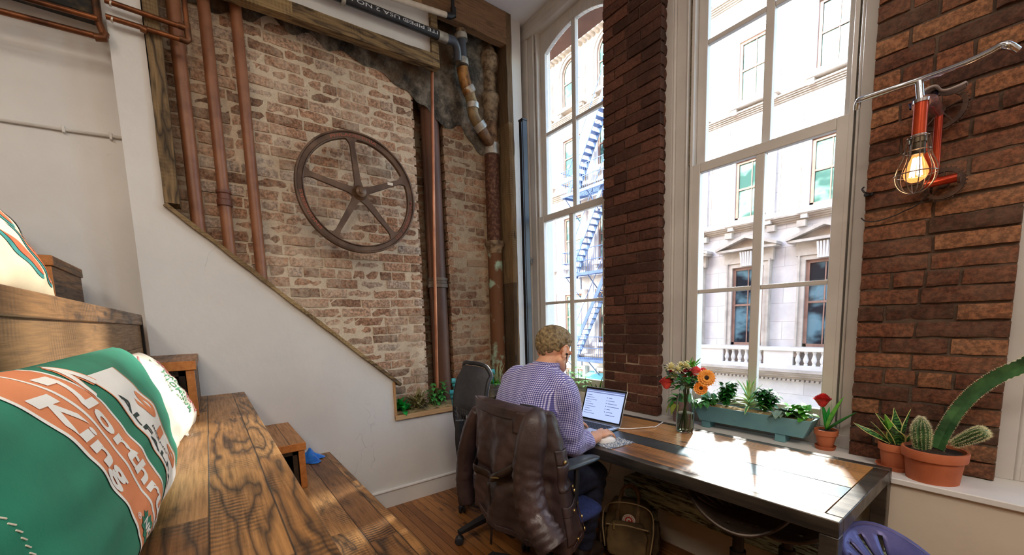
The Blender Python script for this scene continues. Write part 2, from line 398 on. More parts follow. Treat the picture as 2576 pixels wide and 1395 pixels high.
# old brick behind the opening
rb = random.Random(4)
def zplast(y):                                # ragged lower edge of the dark plaster band
    return float(np.interp(y, [-.2, .2, .45, .8, 1.2, 1.45, 1.6, 1.7, 1.85, 2.0, 2.3], [3.3, 3.22, 3.3, 3.27, 3.22, 3.10, 3.05, 2.95, 3.0, 2.85, 2.8])) + nz(y*9, 1, 2)*.05
bw = bricks(MB(), (-.15, -.15, 0), (0, 1, 0), (1, 0, 0), 1.585, .55, 3.45, rb, jit=.007, wild=1.25, gap=.012, keep=lambda a, z: z < zplast(a-.15)+.03 and not (abs(a-1.06) < .04 and abs(z-2.17) < .04))
mortar(bw, (-.15, -.15, 0), (0, 1, 0), (1, 0, 0), 1.57, .5, 3.5, d=-.0095)
struct('wall_brick', bw, M_BRICKL, 'pale worn brick wall behind the iron wheel', 'wall', tone=True)
bf = bricks(MB(), (-.15, 1.68, 0), (0, 1, 0), (1, 0, 0), .56, .55, 3.3, rb, jit=.006, wild=1.4, keep=lambda a, z: z < zplast(a+1.68))
bricks(bf, (-.36, 1.68, 0), (1, 0, 0), (0, -1, 0), .205, .55, 3.2, rb, jit=.006, wild=1.4)
bricks(bf, (-.37, 1.40, 0), (0, 1, 0), (1, 0, 0), .30, .55, 3.6, rb, jit=.006, wild=1.4)
mortar(bf, (-.15, 1.69, 0), (0, 1, 0), (1, 0, 0), .60, .5, 3.4)
mortar(bf, (-.37, 1.68, 0), (1, 0, 0), (0, -1, 0), .21, .5, 3.4)
mortar(bf, (-.37, 1.40, 0), (0, 1, 0), (1, 0, 0), .30, .5, 3.9)
struct('wall_flue', bf, M_BRICKF, 'brown brick chase and pier holding the old drain pipes', 'wall', tone=True)
t = NT('dark_rough_plaster'); P = t.coord()
c = t.ramp(t.noise(P, 7, 8, .72), [(.34, '#191614'), (.46, '#4d463e'), (.54, '#736a5c'), (.66, '#a5988a')])
c = t.mix(t.ramp(t.noise(P, 2.4, 4), [(.5, 0.0), (.6, .6)]), c, '#6b4a28')
M_DARKP = t.bsdf(Base_Color=c, Roughness=.95, Normal=t.bump(t.noise(P, 26, 8, .75), 1.0, .02))
def fpl(a, b):
    y = -.16+a*2.42; lo = zplast(y); z = lo+(ZC-lo)*b
    return (-.148 + (.03*min(1, b*6)) + nz(y*14, z*14, 0)*.014 + nz(y*45, z*45, 7)*.007, y, z)
struct('wall_plaster', MB().grid(fpl, 130, 44), M_DARKP, 'band of dark broken plaster above the brick', 'wall')
struct('wall_backing', MB().box((-.5, -.26, 0), (-.39, 2.4, ZC)), M_DARKP, 'dark backing of the brick chase', 'wall')
# timber trims around the opening
def board(a, b, w_, x0, x1, up=(0, 0, 1)):    # board lying in the wall plane from a to b (y, z)
    a = Vector((0, *a)); b = Vector((0, *b)); d = (b-a).normalized(); nrm = Vector((0, -d.z, d.y)); k = w_/2
    n = max(2, int((b-a).length/.06)); m = MB()
    prof = [(-k, x0), (k, x0), (k, x1), (-k, x1)]
    for i in range(n):
        vs = []
        for q in (i, i+1):
            p = a+(b-a)*(q/n)
            for j, (o, x) in enumerate(prof):
                vs.append(p + nrm*(o+nz(p.y*7, p.z*7, j*3.1)*.006) + Vector((x+nz(p.y*9, p.z*6, j*1.7)*.004, 0, 0)))
        fs = [(j, (j+1) % 4, 4+(j+1) % 4, 4+j) for j in range(4)]
        if i == 0: fs.append((3, 2, 1, 0))
        if i == n-1: fs.append((4, 5, 6, 7))
        m.add(vs, fs)
    return m
struct('trim_1', board(SL0, (1.13, .925), .022, -.16, .03), M_OLDW, 'thin old board capping the slanted wall edge', 'trim')
struct('trim_2', board((-.088, 2.07), (-.075, ZC), .064, -.10, .02), M_OLDV, 'rough dark timber post left of the brick', 'trim')
struct('trim_3', board((2.247, LEDGE), (2.247, ZC), .056, -.14, .03), M_OLDV, 'rough timber post between brick and white corner', 'trim')
struct('trim_4', board((.55, 3.795), (2.22, 3.80), .25, -.03, .035), M_BEAM, 'wide brown timber beam under the ceiling', 'beam')
struct('trim_5', board((.10, 3.285), (1.585, 3.335), .085, -.04, .025), M_OLDW, 'rough board under the white panel', 'trim')
struct('trim_6', board((1.555, 3.30), (1.555, 3.72), .055, -.04, .027), M_OLDW, 'short rough upright right of the white panel', 'trim')
struct('trim_7', MB().box((-.05, .1, 3.33), (-.005, 1.54, 3.75)), M_TRIMW, 'white board panel behind the black drain pipe', 'panel')
struct('trim_8', MB().box((-.14, 1.075, LEDGE), (.012, 1.092, .95)), mat('#a87a4c', '#bb8d5c', .6, stretch=(2, 2, .4), scale=12), 'small upright batten at the planter end', 'trim')
struct('trim_9', MB().box((-.10, 1.075, LEDGE-.012), (.02, 2.24, LEDGE+.022)), mat('#b58d5e', '#c9a577', .6, stretch=(2, .3, 2), scale=12, bump=.1), 'light wooden ledge along the front of the wall planter', 'ledge', bevel=.003)
struct('baseboard_left', MB().box((0, .785, 0), (.018, 2.16, .125)).tube([(.012, .785, .13), (.012, 2.16, .13)], .013, 8), M_TRIMW, 'white skirting with a rounded top on the side wall', 'baseboard')
# wall under the windows, sill and brick piers
struct('wall_front', MB().box((-.3, YW, 0), (6.6, 2.62, .685)), M_TAN, 'cream wall below the window sill', 'wall')
struct('baseboard_front', MB().box((.02, YW-.016, 0), (6.6, YW, .26)).tube([(.02, YW-.012, .265), (6.6, YW-.012, .265)], .012, 8), M_TAN, 'tall cream skirting under the sill', 'baseboard')
struct('window_sill', MB().box((-.13, YW-.015, .685), (6.6, 2.62, .71)), M_TRIMW, 'long white window sill behind the table', 'sill', bevel=.004)
def pier(name, x0, x1, m, label, z1=ZC, wl=1.1):
    b = bricks(MB(), (x0, YP, 0), (1, 0, 0), (0, -1, 0), x1-x0, .715, z1, rb, jit=.006, wild=wl)
    bricks(b, (x1-.004, YP+.016, 0), (0, 1, 0), (1, 0, 0), .14, .715, z1, rb, jit=.004, wild=.5)
    bricks(b, (x0+.004, YP+.156, 0), (0, -1, 0), (-1, 0, 0), .14, .715, z1, rb, jit=.004, wild=.5)
    mortar(b, (x0, YP, 0), (1, 0, 0), (0, -1, 0), x1-x0, .708, z1, d=-.016)
    mortar(b, (x1, YP+.022, 0), (0, 1, 0), (1, 0, 0), .138, .708, z1, d=-.016)
    mortar(b, (x0, YP+.16, 0), (0, -1, 0), (-1, 0, 0), .138, .708, z1, d=-.016)
    b.box((x0+.03, YP+.03, .70), (x1-.03, 2.66, z1))
    struct(name, b, m, label, 'pillar', tone=True)
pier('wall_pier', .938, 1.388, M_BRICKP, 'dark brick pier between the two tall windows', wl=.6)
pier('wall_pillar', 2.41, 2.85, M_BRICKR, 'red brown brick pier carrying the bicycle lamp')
struct('wall_end', MB().box((3.88, YP, .71), (6.6, 2.62, ZC)), M_WHITE, 'plain wall right of the third window', 'wall')
# storeys above: the front wall of this building goes on up outside
struct('wall_upper', MB().box((-12, 2.62, ZC-.06), (9, 2.9, 11.1)), mat('#6b4a3c', '#7d5848', .9), 'outer brick front above the windows', 'wall')
struct('wall_outer', MB().box((-12, 2.64, -4.6), (9, 2.9, .66)).box((-12, 2.64, .6), (-.75, 2.9, ZC)).box((-.75, 2.5, .6), (-.31, 2.66, ZC)).box((6.6, 2.62, .6), (9, 2.9, ZC)), mat('#6b4a3c', '#7d5848', .9), 'outer brick front below the windows', 'wall')
# ------------------------------------------------------------------ tall sash windows
t = NT('window_glass'); tr = t.n('BsdfTransparent', {0: (.96, .98, .98, 1)}); gl = t.n('BsdfGlossy', {0: (1, 1, 1, 1), 1: .02})
fr = t.math('MULTIPLY', t.n('Fresnel', {0: 1.4}).outputs[0], t.math('SUBTRACT', 1.0, t.n('NewGeometry').outputs['Backfacing'])); mx = t.n('MixShader', {0: fr, 1: tr.outputs[0], 2: gl.outputs[0]}); t.t.links.new(mx.outputs[0], t.out.inputs[0])
M_GLASS = t.m
M_CHAIN = mat('#4c4238', '#8a7a5c', .5, .6, scale=90)
def arch(z0, rise, x0, x1, n=10): return [(x0+(x1-x0)*i/n, z0+rise*(1-((i/n-.5)*2)**2)) for i in range(n+1)]
def window(k, dx, label):
    root = thing('window_%d' % k, label, 'window', (dx+1.93, 2.48, .71), kind='structure')
    X = lambda a: a+dx
    f = MB()
    for s in (1, -1):                         # casing: stepped mouldings each side, mirrored about the middle
        m = lambda a: X(1.93+s*(a-1.93))
        def bx(a, b, y0, y1, z0=.71, z1=3.87):
            xa, xb = sorted((m(a), m(b))); f.box((xa, y0, z0), (xb, y1, z1))
        bx(1.285, 1.425, 2.44, 2.62); bx(1.44, 1.512, 2.458, 2.62); bx(1.512, 1.522, 2.448, 2.62); bx(1.534, 1.552, 2.462, 2.62)
        bx(1.426, 1.549, 2.503, 2.618)
        f.tube([(m(1.432), 2.452, .71), (m(1.432), 2.452, 3.87)], .011, 10)
        f.tube([(m(1.517), 2.45, .71), (m(1.517), 2.45, 3.87)], .005, 8)
    f.box((X(1.286), 2.438, 3.80), (X(2.57), 2.621, 3.931)); f.tube([(X(1.36), 2.445, 3.865), (X(2.50), 2.445, 3.865)], .014, 10)
    f.tube([(X(1.36), 2.44, 3.90), (X(2.50), 2.44, 3.90)], .008, 8)
    f.box((X(1.44), 2.445, .71), (X(2.42), 2.62, .775)); f.box((X(1.5), 2.455, .775), (X(2.36), 2.62, .80))
    f.build('window_frame', M_CASE, root, bevel=.002)
    ch = MB()
    for s in (1, -1): ch.tube([(X(1.93+s*(-.402)), 2.468, 2.30), (X(1.93+s*(-.402)), 2.468, 3.66)], .0035, 6)
    ch.build('sash_chain', M_CHAIN, root)
    s = MB()                                  # lower sash
    y0, y1 = 2.463, 2.50
    s.box((X(1.54), y0, .80), (X(1.60), y1, 2.29)).box((X(2.262), y0, .80), (X(2.322), y1, 2.29))
    s.box((X(1.60), y0, 2.235), (X(2.262), y1, 2.29)).box((X(1.60), y0, .80), (X(2.262), y1, .885))
    s.box((X(1.909), y0+.002, .885), (X(1.956), y1, 2.235))
    s.box((X(1.60), y0+.006, 1.514), (X(1.909), y1-.004, 1.538)).box((X(1.956), y0+.006, 1.514), (X(2.262), y1-.004, 1.538))
    s.build('lower_sash', M_CASE, root, bevel=.004)
    s = MB(); y0, y1 = 2.505, 2.543           # upper sash with a segmental head
    s.box((X(1.552), y0, 2.25), (X(1.607), y1, 3.81)).box((X(2.278), y0, 2.25), (X(2.33), y1, 3.81))
    s.box((X(1.607), y0, 2.25), (X(2.278), y1, 2.287)); s.box((X(1.919), y0, 2.287), (X(1.961), y1, 3.72))
    s.box((X(1.607), y0+.005, 2.963), (X(1.919), y1-.004, 2.99)).box((X(1.961), y0+.005, 2.963), (X(2.278), y1-.004, 2.99))
    A = arch(3.625, .085, X(1.607), X(2.278), 14)
    for (xa, za), (xb, zb) in zip(A, A[1:]): s.prism([(xa, za), (xb, zb), (xb, 3.81), (xa, 3.81)], lambda a, b, d: (a, d, b), y0, y1)
    s.build('upper_sash', M_CASE, root, bevel=.003)
    for nm, xa, xb, za, zb, y in (('l', 1.60, 1.909, .885, 1.514, 2.482), ('l', 1.956, 2.262, .885, 1.514, 2.482), ('l', 1.60, 1.909, 1.538, 2.235, 2.482), ('l', 1.956, 2.262, 1.538, 2.235, 2.482),
                                  ('u', 1.607, 1.919, 2.287, 2.963, 2.524), ('u', 1.961, 2.278, 2.287, 2.963, 2.524), ('u', 1.607, 1.919, 2.99, 3.72, 2.524), ('u', 1.961, 2.278, 2.99, 3.72, 2.524)):
        MB().box((X(xa)-.003, y-.0015, za-.003), (X(xb)+.003, y+.0015, zb+.003)).build('pane', M_GLASS, root, smooth=False)
window(1, -1.42, 'tall white sash window behind the seated man')
window(2, 0.0, 'tall white sash window above the blue flower box')
window(3, 1.47, 'white window edge beyond the right brick pier')
# little fittings by the left window
p = at(1315, 305, 1, 2.30); q = at(1334, 915, 1, 2.30)
t = thing('metal_bar', 'tall slim black metal bar leaning upright in the window corner', 'bar', (p.x, 2.30, .71))
b = Vector((p.x+.004, 2.30, .71))
M_BLK = mat('#121317', '#1b1c21', .5)
MB().bar((p.x, 2.30, p.z), b, .052, .05, up=(0, 1, 0)).build('bar_body', M_BLK, t, bevel=.004)
MB().bar((p.x+.018, 2.271, p.z-.02), b+Vector((.018, -.029, .02)), .009, .012, up=(0, 1, 0)).build('edge_rail', mat('#12151d', '#191e2a', .5), t)
MB().obox((p.x, 2.30, p.z+.006), (.058, .056, .014)).build('end_cap', M_BLK, t, bevel=.003)
c = at(1338, 655, 1, 2.43)
t = thing('cord_cleat', 'small silver cord cleat on the left window casing', 'cleat', c)
MB().obox(c, (.018, .02, .05)).tube([c+Vector((-.025, -.014, -.018)), c+Vector((0, -.018, 0)), c+Vector((.028, -.014, .022))], .005, 8).build('cleat_body', mat('#b9bec6', '#dfe3e8', .25, .9), t, bevel=.002)
t = thing('frayed_string', 'frayed tan string knotted below the silver cleat', 'string', c+Vector((0, -.02, -.03)))
m = MB(); m.tube(spline([c+Vector((-.005, -.02, -.02)), c+Vector((-.012, -.022, -.07)), c+Vector((-.004, -.022, -.12))], 5), .004, 6)
for i in range(9):
    a = R.uniform(0, 6.28); s0 = c+Vector((-.006, -.022, -.09-.004*i)); m.tube([s0, s0+Vector((cos(a)*.014, -.006, -.014)), s0+Vector((cos(a)*.024, sin(a)*.01, -.03))], [.003, .0025, .001], 5)
m.build('string_strands', mat('#b9986a', '#cdb084', .9), t)
# ------------------------------------------------------------------ the street outside
M_STONE = mat('#cfc8c0', '#ded8d2', .85, scale=1.6, bump=.15)
t = NT('ashlar'); P = t.coord(); br = t.n('TexBrick', {'Vector': t.mapv(P, (1, 1, 1), rot=(PI/2, 0, 0)), 'Color1': hx('#cdc8c4'), 'Color2': hx('#dedad6'), 'Mortar': hx('#b3aca6'), 'Scale': 1.0, 'Mortar Size': .008, 'Brick Width': 1.3, 'Row Height': .55})
M_ASHLAR = t.bsdf(Base_Color=t.mix(t.math('MULTIPLY', t.ramp(t.noise(P, 2.2, 6, .65), [(.4, 1.0), (.65, 0.0)]), .35), br.outputs[0], '#a9a7ae'), Roughness=.9)
M_MOULD = mat('#a89c90', '#c2b7aa', .85, scale=3)
M_WFR = mat('#7d5c4e', '#946f5f', .6, scale=4)
def panemat(name, glass, cur):
    t = NT(name); P = t.coord()
    c = t.ramp(t.noise(t.mapv(P, (.9, .9, 1.4)), 1.3, 3), [(.4, glass), (.6, cur)], 'EASE')
    return t.bsdf(Base_Color=c, Roughness=.08, Specular_IOR_Level=.35)
M_PANE = panemat('street_glass', '#16222b', '#5f7f8a'); M_PANE2 = panemat('upper_street_glass', '#3c5f58', '#86a89c')
YB = 14.0
def facade_window(root, x, z0, z1, w, glass, arched=False, kind=0):
    hw = w/2; fm = MB(); y = YB-.085
    def arc(r, n=12): return [(x+r*cos(PI*(1-i/n)), z1-hw+r*sin(PI*(1-i/n))) for i in range(n+1)] if arched else [(x-r, z1-hw+r), (x+r, z1-hw+r)]
    zt = z1
    fr_ = lambda a, b, d: (a, d, b)
    def ring(m, r0, r1, zb, d0, d1):
        if arched:
            A, B = arc(r0), arc(r1)
            A = [(x-r0, zb)]+A+[(x+r0, zb)]; B = [(x-r1, zb)]+B+[(x+r1, zb)]
        else:
            A = [(x-r0, zb), (x-r0, z1+r0-hw), (x+r0, z1+r0-hw), (x+r0, zb)]; B = [(x-r1, zb), (x-r1, z1+r1-hw), (x+r1, z1+r1-hw), (x+r1, zb)]
        for i in range(len(A)-1): m.prism([A[i], A[i+1], B[i+1], B[i]], fr_, d0, d1)
    ring(fm, hw-.09, hw, z0, y-.02, y+.06)
    fm.box((x-hw, y-.02, z0), (x+hw, y+.06, z0+.09)); zm = (z0+z1)/2+.05
    fm.box((x-hw+.05, y-.01, zm-.03), (x+hw-.05, y+.05, zm+.03)).box((x-.015, y, z0), (x+.015, y+.05, z1-.05))
    f = fm.build('window', M_WFR, root)
    poly = [(x-hw+.05, z0+.05), (x+hw-.05, z0+.05)]+(arc(hw-.05)[::-1] if arched else [(x+hw-.05, z1-.05), (x-hw+.05, z1-.05)])
    MB().prism(poly, fr_, y+.02, y+.035).build('pane', glass, f, smooth=False)
    s = MB(); ring(s, hw, hw+.13, z0, y-.09, y+.1); ring(s, hw+.13, hw+.18, z0, y-.13, y+.1)
    s.box((x-hw-.24, y-.2, z0-.16), (x+hw+.24, y+.1, z0))
    for q in (-1, 1): s.box((x+q*(hw+.08)-.08, y-.16, z0-.30), (x+q*(hw+.08)+.08, y, z0-.16))
    if kind == 1:                              # pediment over a bracketed keystone
        zb = z1+.50; k = hw+.40
        for e in (0, .09): s.prism([(x-k+e, zb+e*.4), (x+k-e, zb+e*.4), (x+k-e, zb+.07+e*.3), (x-k+e, zb+.07+e*.3)], fr_, y-.34+e*1.5, y+.05)
        for q in (-1, 1): s.prism([(x+q*(k+.03), zb+.05), (x+q*(k+.03), zb+.13), (x, zb+.47), (x, zb+.37)], fr_, y-.38, y+.05)
        s.prism([(x-k, zb+.07), (x+k, zb+.07), (x, zb+.4)], fr_, y-.12, y+.05)
        s.box((x-hw-.25, y-.1, z1+.13), (x+hw+.25, y+.05, zb))
        s.build('surround', M_MOULD, root)
        kb = MB()
        for j in range(5): kb.tube([(x-.13+.065*j, y-.2, z1+.02), (x-.15+.075*j, y-.26, z1+.46)], .03, 6)
        kb.box((x-.16, y-.22, z1+.02), (x+.16, y, z1+.44)); kb.build('keystone', M_STONE, root)
    else: s.build('surround', M_STONE if kind == 0 else M_MOULD, root)
def cornice(m, x0, x1, z, h, d):
    for i in range(4): m.box((x0, YB-d*(.25+.25*i), z+h*i/4), (x1, YB+.1, z+h*(i+1)/4))
B = thing('building', 'pale stone building with pedimented windows across the street, seen through the right window', 'building', (-1, YB, -4.6))
MB().box((-7.2, YB, -4.6), (4.6, YB+6, 17)).build('wall', M_ASHLAR, B)
cols = [-4.98, -2.92, -.90, 1.15, 3.2]
for x in cols:
    facade_window(B, x, .36, 2.84, .93, M_PANE, kind=1)
    for z0, z1 in ((4.32, 6.12), (7.86, 9.62), (11.3, 13.0)): facade_window(B, x, z0, z1, .93, M_PANE2)
m = MB(); cornice(m, -7.2, 4.6, 3.98, .20, .26); cornice(m, -7.2, 4.6, 7.45, .16, .2); cornice(m, -7.2, 4.6, 10.9, .16, .2); cornice(m, -7.2, 4.6, 15.4, .6, .7)
for x in [c+q for c in cols for q in (-.62, .62)]: m.box((x-.11, YB-.2, 3.80), (x+.11, YB, 3.98))
for c in cols:
    for q in (-1, 1): m.box((c+q*.75-.02, YB-.03, 4.4), (c+q*.75+.02, YB, 7.3))
m.build('string_course', M_MOULD, B)
m = MB().box((-7.2, YB-.38, .24), (4.6, YB, .34)).box((-7.2, YB-.40, -.30), (4.6, YB, -.18))
for a, b in zip([-7.2]+cols, cols+[4.6]): m.box((a+.62 if a > -7 else a, YB-.33, -.18), (b-.62 if b < 4.5 else b, YB, .24))
m.build('balustrade', M_STONE, B)
for c in cols:
    for j in range(6):
        x = c-.5+.2*j
        MB().lathe((x, YB-.28, -.18), [(.05, 0), (.05, .04), (.035, .06), (.065, .13), (.07, .18), (.04, .28), (.032, .34), (.05, .37), (.05, .42)], 8).build('baluster', M_STONE, B)
m = MB(); cornice(m, -7.2, 4.6, -.62, .32, .5)
for i in range(98): m.box((-7.2+.12*i, YB-.20, -.69), (-7.13+.12*i, YB, -.62))
m.build('cornice', M_MOULD, B)
for x in (-6.1, -4, -1.9, .2, 2.3): MB().box((x-.2, YB-.12, -4.6), (x+.2, YB, -1.4)).build('shop_pilaster', M_MOULD, B)
for x in (-5.05, -2.95, -.85, 1.25):
    MB().box((x-.82, YB-.05, -4.2), (x+.82, YB-.02, -1.5)).build('shop_window', M_PANE, B)
A = thing('building', 'white stone building with arched top windows, seen through the left window', 'building', (-11, YB, -4.6))
MB().box((-17, YB, -4.6), (-7.25, YB+6, 13.5)).build('wall', M_ASHLAR, A)
for x in (-14.65, -12.6, -10.55, -8.5):
    facade_window(A, x, 10.8, 12.75, 1.1, M_PANE2, arched=True, kind=2)
    for z0, z1 in ((7.75, 9.43), (3.85, 6.0), (.3, 2.5), (-3.6, -1.0)): facade_window(A, x, z0, z1, 1.1, M_PANE2, kind=0)
m = MB(); cornice(m, -17, -7.25, 13.3, .55, .8); cornice(m, -17, -7.25, 10.3, .16, .2); cornice(m, -17, -7.25, 6.95, .22, .3); cornice(m, -17, -7.25, -.55, .3, .4)
for i in range(40): m.box((-17+.245*i, YB-.35, 13.05), (-16.88+.245*i, YB, 13.3))
m.build('cornice', M_MOULD, A)
# fire escape
M_FE = mat('#4d6591', '#5f7aa8', .55, .2, scale=4)
F = thing('fire_escape', 'blue painted iron fire escape on the white building behind the brick pier', 'fire escape', (-9, YB-.6, -.4))
for z in (-.40, 3.3, 6.7):
    m = MB()
    for i in range(9): m.bar((-10.35, YB-.1-.11*i, z), (-7.4, YB-.1-.11*i, z), .05, .03)
    m.bar((-10.35, YB-1.05, z-.04), (-7.4, YB-1.05, z-.04), .05, .12).bar((-10.35, YB-.05, z-.04), (-10.35, YB-1.05, z-.04), .05, .12); m.build('platform', M_FE, F)
    m = MB()
    for zz in (.5, .98): m.tube([(-10.35, YB-.05, z+zz), (-10.35, YB-1.05, z+zz), (-7.4, YB-1.05, z+zz)], .018, 6)
    for i in range(26): m.tube([(-10.35+.115*i, YB-1.05, z), (-10.35+.115*i, YB-1.05, z+.98)], .009, 5)
    m.build('railing', M_FE, F)
    m = MB()
    for x in (-10.2, -8.9, -7.7): m.tube([(x, YB-.02, z-1.0), (x, YB-1.0, z-.08)], .022, 6).tube([(x, YB-.02, z-1.0), (x, YB-.02, z-.05)], .02, 6)
    m.build('bracket', M_FE, F)
for z in (-.40, 3.3, 6.7):
    m = MB(); a = Vector((-10.15, YB-.85, z)); b = Vector((-8.1, YB-.85, z+3.5))
    for o in (0, .5): m.bar(a+Vector((0, o, 0)), b+Vector((0, o, 0)), .03, .17)
    for i in range(15):
        p = a+(b-a)*((i+.5)/15); m.box((p.x-.11, p.y, p.z-.012), (p.x+.11, p.y+.5, p.z+.012))
    for i in (0, 5, 10, 14):
        p = a+(b-a)*((i+.5)/15); m.tube([p, p+Vector((0, 0, .85))], .012, 5)
    m.tube([a+Vector((0, 0, .9)), b+Vector((0, 0, .9))], .016, 6)
    m.build('stair_flight', M_FE, F)
p = at(1478, 962, 1, 12.9)
aw = MB().prism([(12.4, p.z-.3), (YB, p.z+.35), (YB, p.z+.27), (12.4, p.z-.38)], lambda a, b, d: (d, a, b), p.x-.8, p.x+.75)
tag(aw.build('awning', mat('#5fa9b5', '#74bcc6', .8)), 'teal awning below the fire escape on the white building', 'awning')
struct('street', MB().box((-40, 2.9, -4.8), (40, 40, -4.6)), mat('#8d8b89', '#a5a29f', .9, scale=.8), 'grey street far below the windows', 'street')
struct('sidewalk', MB().box((-40, 11.5, -4.6), (40, YB, -4.45)), mat('#b9b4ac', '#c8c3bb', .9), 'pale sidewalk in front of the stone buildings', 'sidewalk')
# ------------------------------------------------------------------ pipes on the old wall
M_RUSTP = mat('#7a4a30', '#94603f', .42, scale=9, bump=.08)
M_COPPER = mat('#4d2d1c', '#8d5633', .38, .7, scale=7, stretch=(1, 1, 1), bump=.05)
M_COPDK = mat('#3d2a1d', '#7d4d2e', .4, .6, scale=9)
M_IRON = mat('#4a3324', '#8a6a4a', .75, .15, scale=22, lo=.4, hi=.62, bump=.5)
M_IRON2 = mat('#5a4634', '#9a8468', .85, .1, scale=26, lo=.38, hi=.62, bump=.7)
M_BAND = mat('#8d877d', '#c4bfb4', .45, .6, scale=20)
M_PVC = mat('#1d1f24', '#272a31', .35)
M_GREYP = mat('#3c414b', '#4a505c', .4)
def pipe_thing(name, label, cat, pts, r, m, group=None, part='pipe', n=16):
    t = thing(name, label, cat, pts[0], group); MB().tube(pts, r, n).build(part, m, t); return t
for i, (pt, pb, lab, r) in enumerate((((428, -40), (500, 575), 'leftmost of the three rust brown painted pipes, beside the timber post', .034),
                                  ((510, -40), (579, 640), 'middle one of three rust brown pipes, with a coupling low down', .031),
                                  ((599, -20), (661, 720), 'rust brown pipe nearest the wheel, rightmost of the three', .031))):
    q = at(*pb, 0, -.10); top = Vector((-.10, q.y, ZC)); bot = Vector((-.10, q.y, q.z-.25))
    t = pipe_thing('painted_pipe', lab, 'pipe', [top, bot], r, M_RUSTP, 'rust painted pipes over the slanted wall')
    if i == 1:
        k = at(566, 500, 0, -.10)
        MB().lathe((-.10, q.y, k.z-.045), [(r, 0), (r+.009, .002), (r+.009, .035), (r+.004, .04), (r+.004, .07), (r+.009, .075), (r+.009, .09), (r, .092)], 18).build('coupling', mat('#5d3524', '#74442f', .5), t)
# copper water lines hung in front of the wall
X0 = .05
t = thing('copper_pipe', 'pair of copper pipes crossing the timber post to an upright riser', 'pipe', (X0, -.25, 2.9))
a0 = at(262, 0, 0, X0); a1 = at(470, 72, 0, X0); b0 = at(266, 41, 0, X0); b1 = at(470, 104, 0, X0); v0 = at(473, -60, 0, X0)
vy = b1.y+.008
for p, q in ((a0, a1), (b0, b1)): MB().tube([p, q], .0125, 12).build('pipe', M_COPPER, t)
MB().tube([(X0, vy, b1.z+.02), (X0, vy, ZC)], .0125, 12).build('riser', M_COPPER, t)
MB().tube([b1+Vector((0, -.03, .003)), b1, Vector((X0, vy, b1.z+.01)), (X0, vy, b1.z+.045)], .0155, 12).build('elbow', M_COPDK, t)
MB().tube([a1+Vector((0, -.035, .003)), a1+Vector((0, .006, 0))], .0155, 12).tube([(X0, vy, a1.z-.03), (X0, vy, a1.z+.03)], .0155, 12).build('tee', M_COPDK, t)
c = at(362, 74, 0, X0); MB().tube([c+Vector((0, -.012, .003)), c+Vector((0, .012, -.003))], .017, 12).tube([c, c+Vector((-.05, 0, .02))], .005, 6).build('pipe_clip', M_COPDK, t)
for p in (a0+Vector((0, .02, -.005)), b0+Vector((0, .02, -.005))): MB().tube([p, p+Vector((0, .006, -.002))], .0145, 12).build('solder_ring', mat('#c9c2b6', '#d9d2c6', .4, .5), t)
t = thing('copper_pipe', 'pair of dark copper pipes at the top left, joined by an upright elbow', 'pipe', (X0, -.4, 2.85))
a0 = at(0, 28, 0, X0); a1 = at(262, 96, 0, X0); b0 = at(60, -5, 0, X0); b1 = at(245, 47, 0, X0); u0 = at(252, 0, 0, X0)
d = (a1-a0).normalized(); MB().tube([a0-d*.6, a1], .0135, 12).build('pipe', M_COPPER, t)
d = (b1-b0).normalized(); MB().tube([b0-d*.6, b1], .0125, 12).build('pipe', M_COPPER, t)
MB().tube([a1+Vector((0, -.035, -.008)), a1, a1+Vector((-.01, .004, .03))], .017, 12).build('elbow', M_COPDK, t)
for yy in (-.75,): MB().tube([a0+(a1-a0)*((yy-a0.y)/(a1.y-a0.y)), (-.13, yy, a0.z+(a1.z-a0.z)*((yy-a0.y)/(a1.y-a0.y))+.02)], .006, 8).build('wall_bracket', M_COPDK, t)
MB().tube([a1+Vector((-.005, .003, .01)), (X0-.02, b1.y, b1.z), (X0-.03, u0.y-.01, ZC)], .0165, 12).build('upright', M_COPDK, t)
p0 = at(30, -30, 0, -.02); p1 = at(246, 38, 0, -.02)
struct('trim_10', MB().bar(p0-(p1-p0)*2, p1, .10, .055).bar(p0-(p1-p0)*2+Vector((.03, 0, .05)), p1+Vector((.03, 0, .05)), .03, .06), mat('#15110e', '#4a3a20', .8, scale=14, lo=.5, hi=.7), 'dark timber batten above the upper left copper pipes', 'beam')
# black plastic drain
XD = .06
e0 = at(870, -2, 0, XD); e1 = at(1120, 96, 0, XD); dr = (e1-e0).normalized(); s0 = e0-dr*.9
t = thing('drain_pipe', 'sloping black plastic drain pipe printed with white letters', 'pipe', e0)
MB().tube([s0, e1], .029, 20).build('pipe', M_PVC, t)
MB().tube([e1-dr*.06, e1+dr*.012], .034, 20).build('band_clamp', M_BAND, t)
k = at(862, 0, 0, XD); MB().tube([k-dr*.012, k+dr*.012], .033, 20).tube([k+Vector((0, 0, .02)), k+Vector((0, 0, .2))], .006, 6).build('hanger', M_BAND, t)
el = [e1, e1+dr*.07, e1+dr*.11+Vector((-.02, 0, -.03)), e1+dr*.13+Vector((-.05, 0, -.09))]
MB().tube(spline(el, 5), .031, 16).build('elbow', M_GREYP, t)
wm = MB(); upv = Vector((0, -dr.z, dr.y)); L = .95
def drf(x, y):                                 # the print runs upside down round the pipe
    an = (y-.012)/.029+.15; p = e1-dr*(.075+x)
    return p + Vector((cos(an), 0, 0))*.0295 - upv*sin(an)*.0295
write(wm, 'ITE PIPE® USA 2 NO HUB ®', drf, .030, .004, width=.80)
wm.build('lettering', mat('#c9ccd2', '#d8dbe0', .6), t, smooth=False)
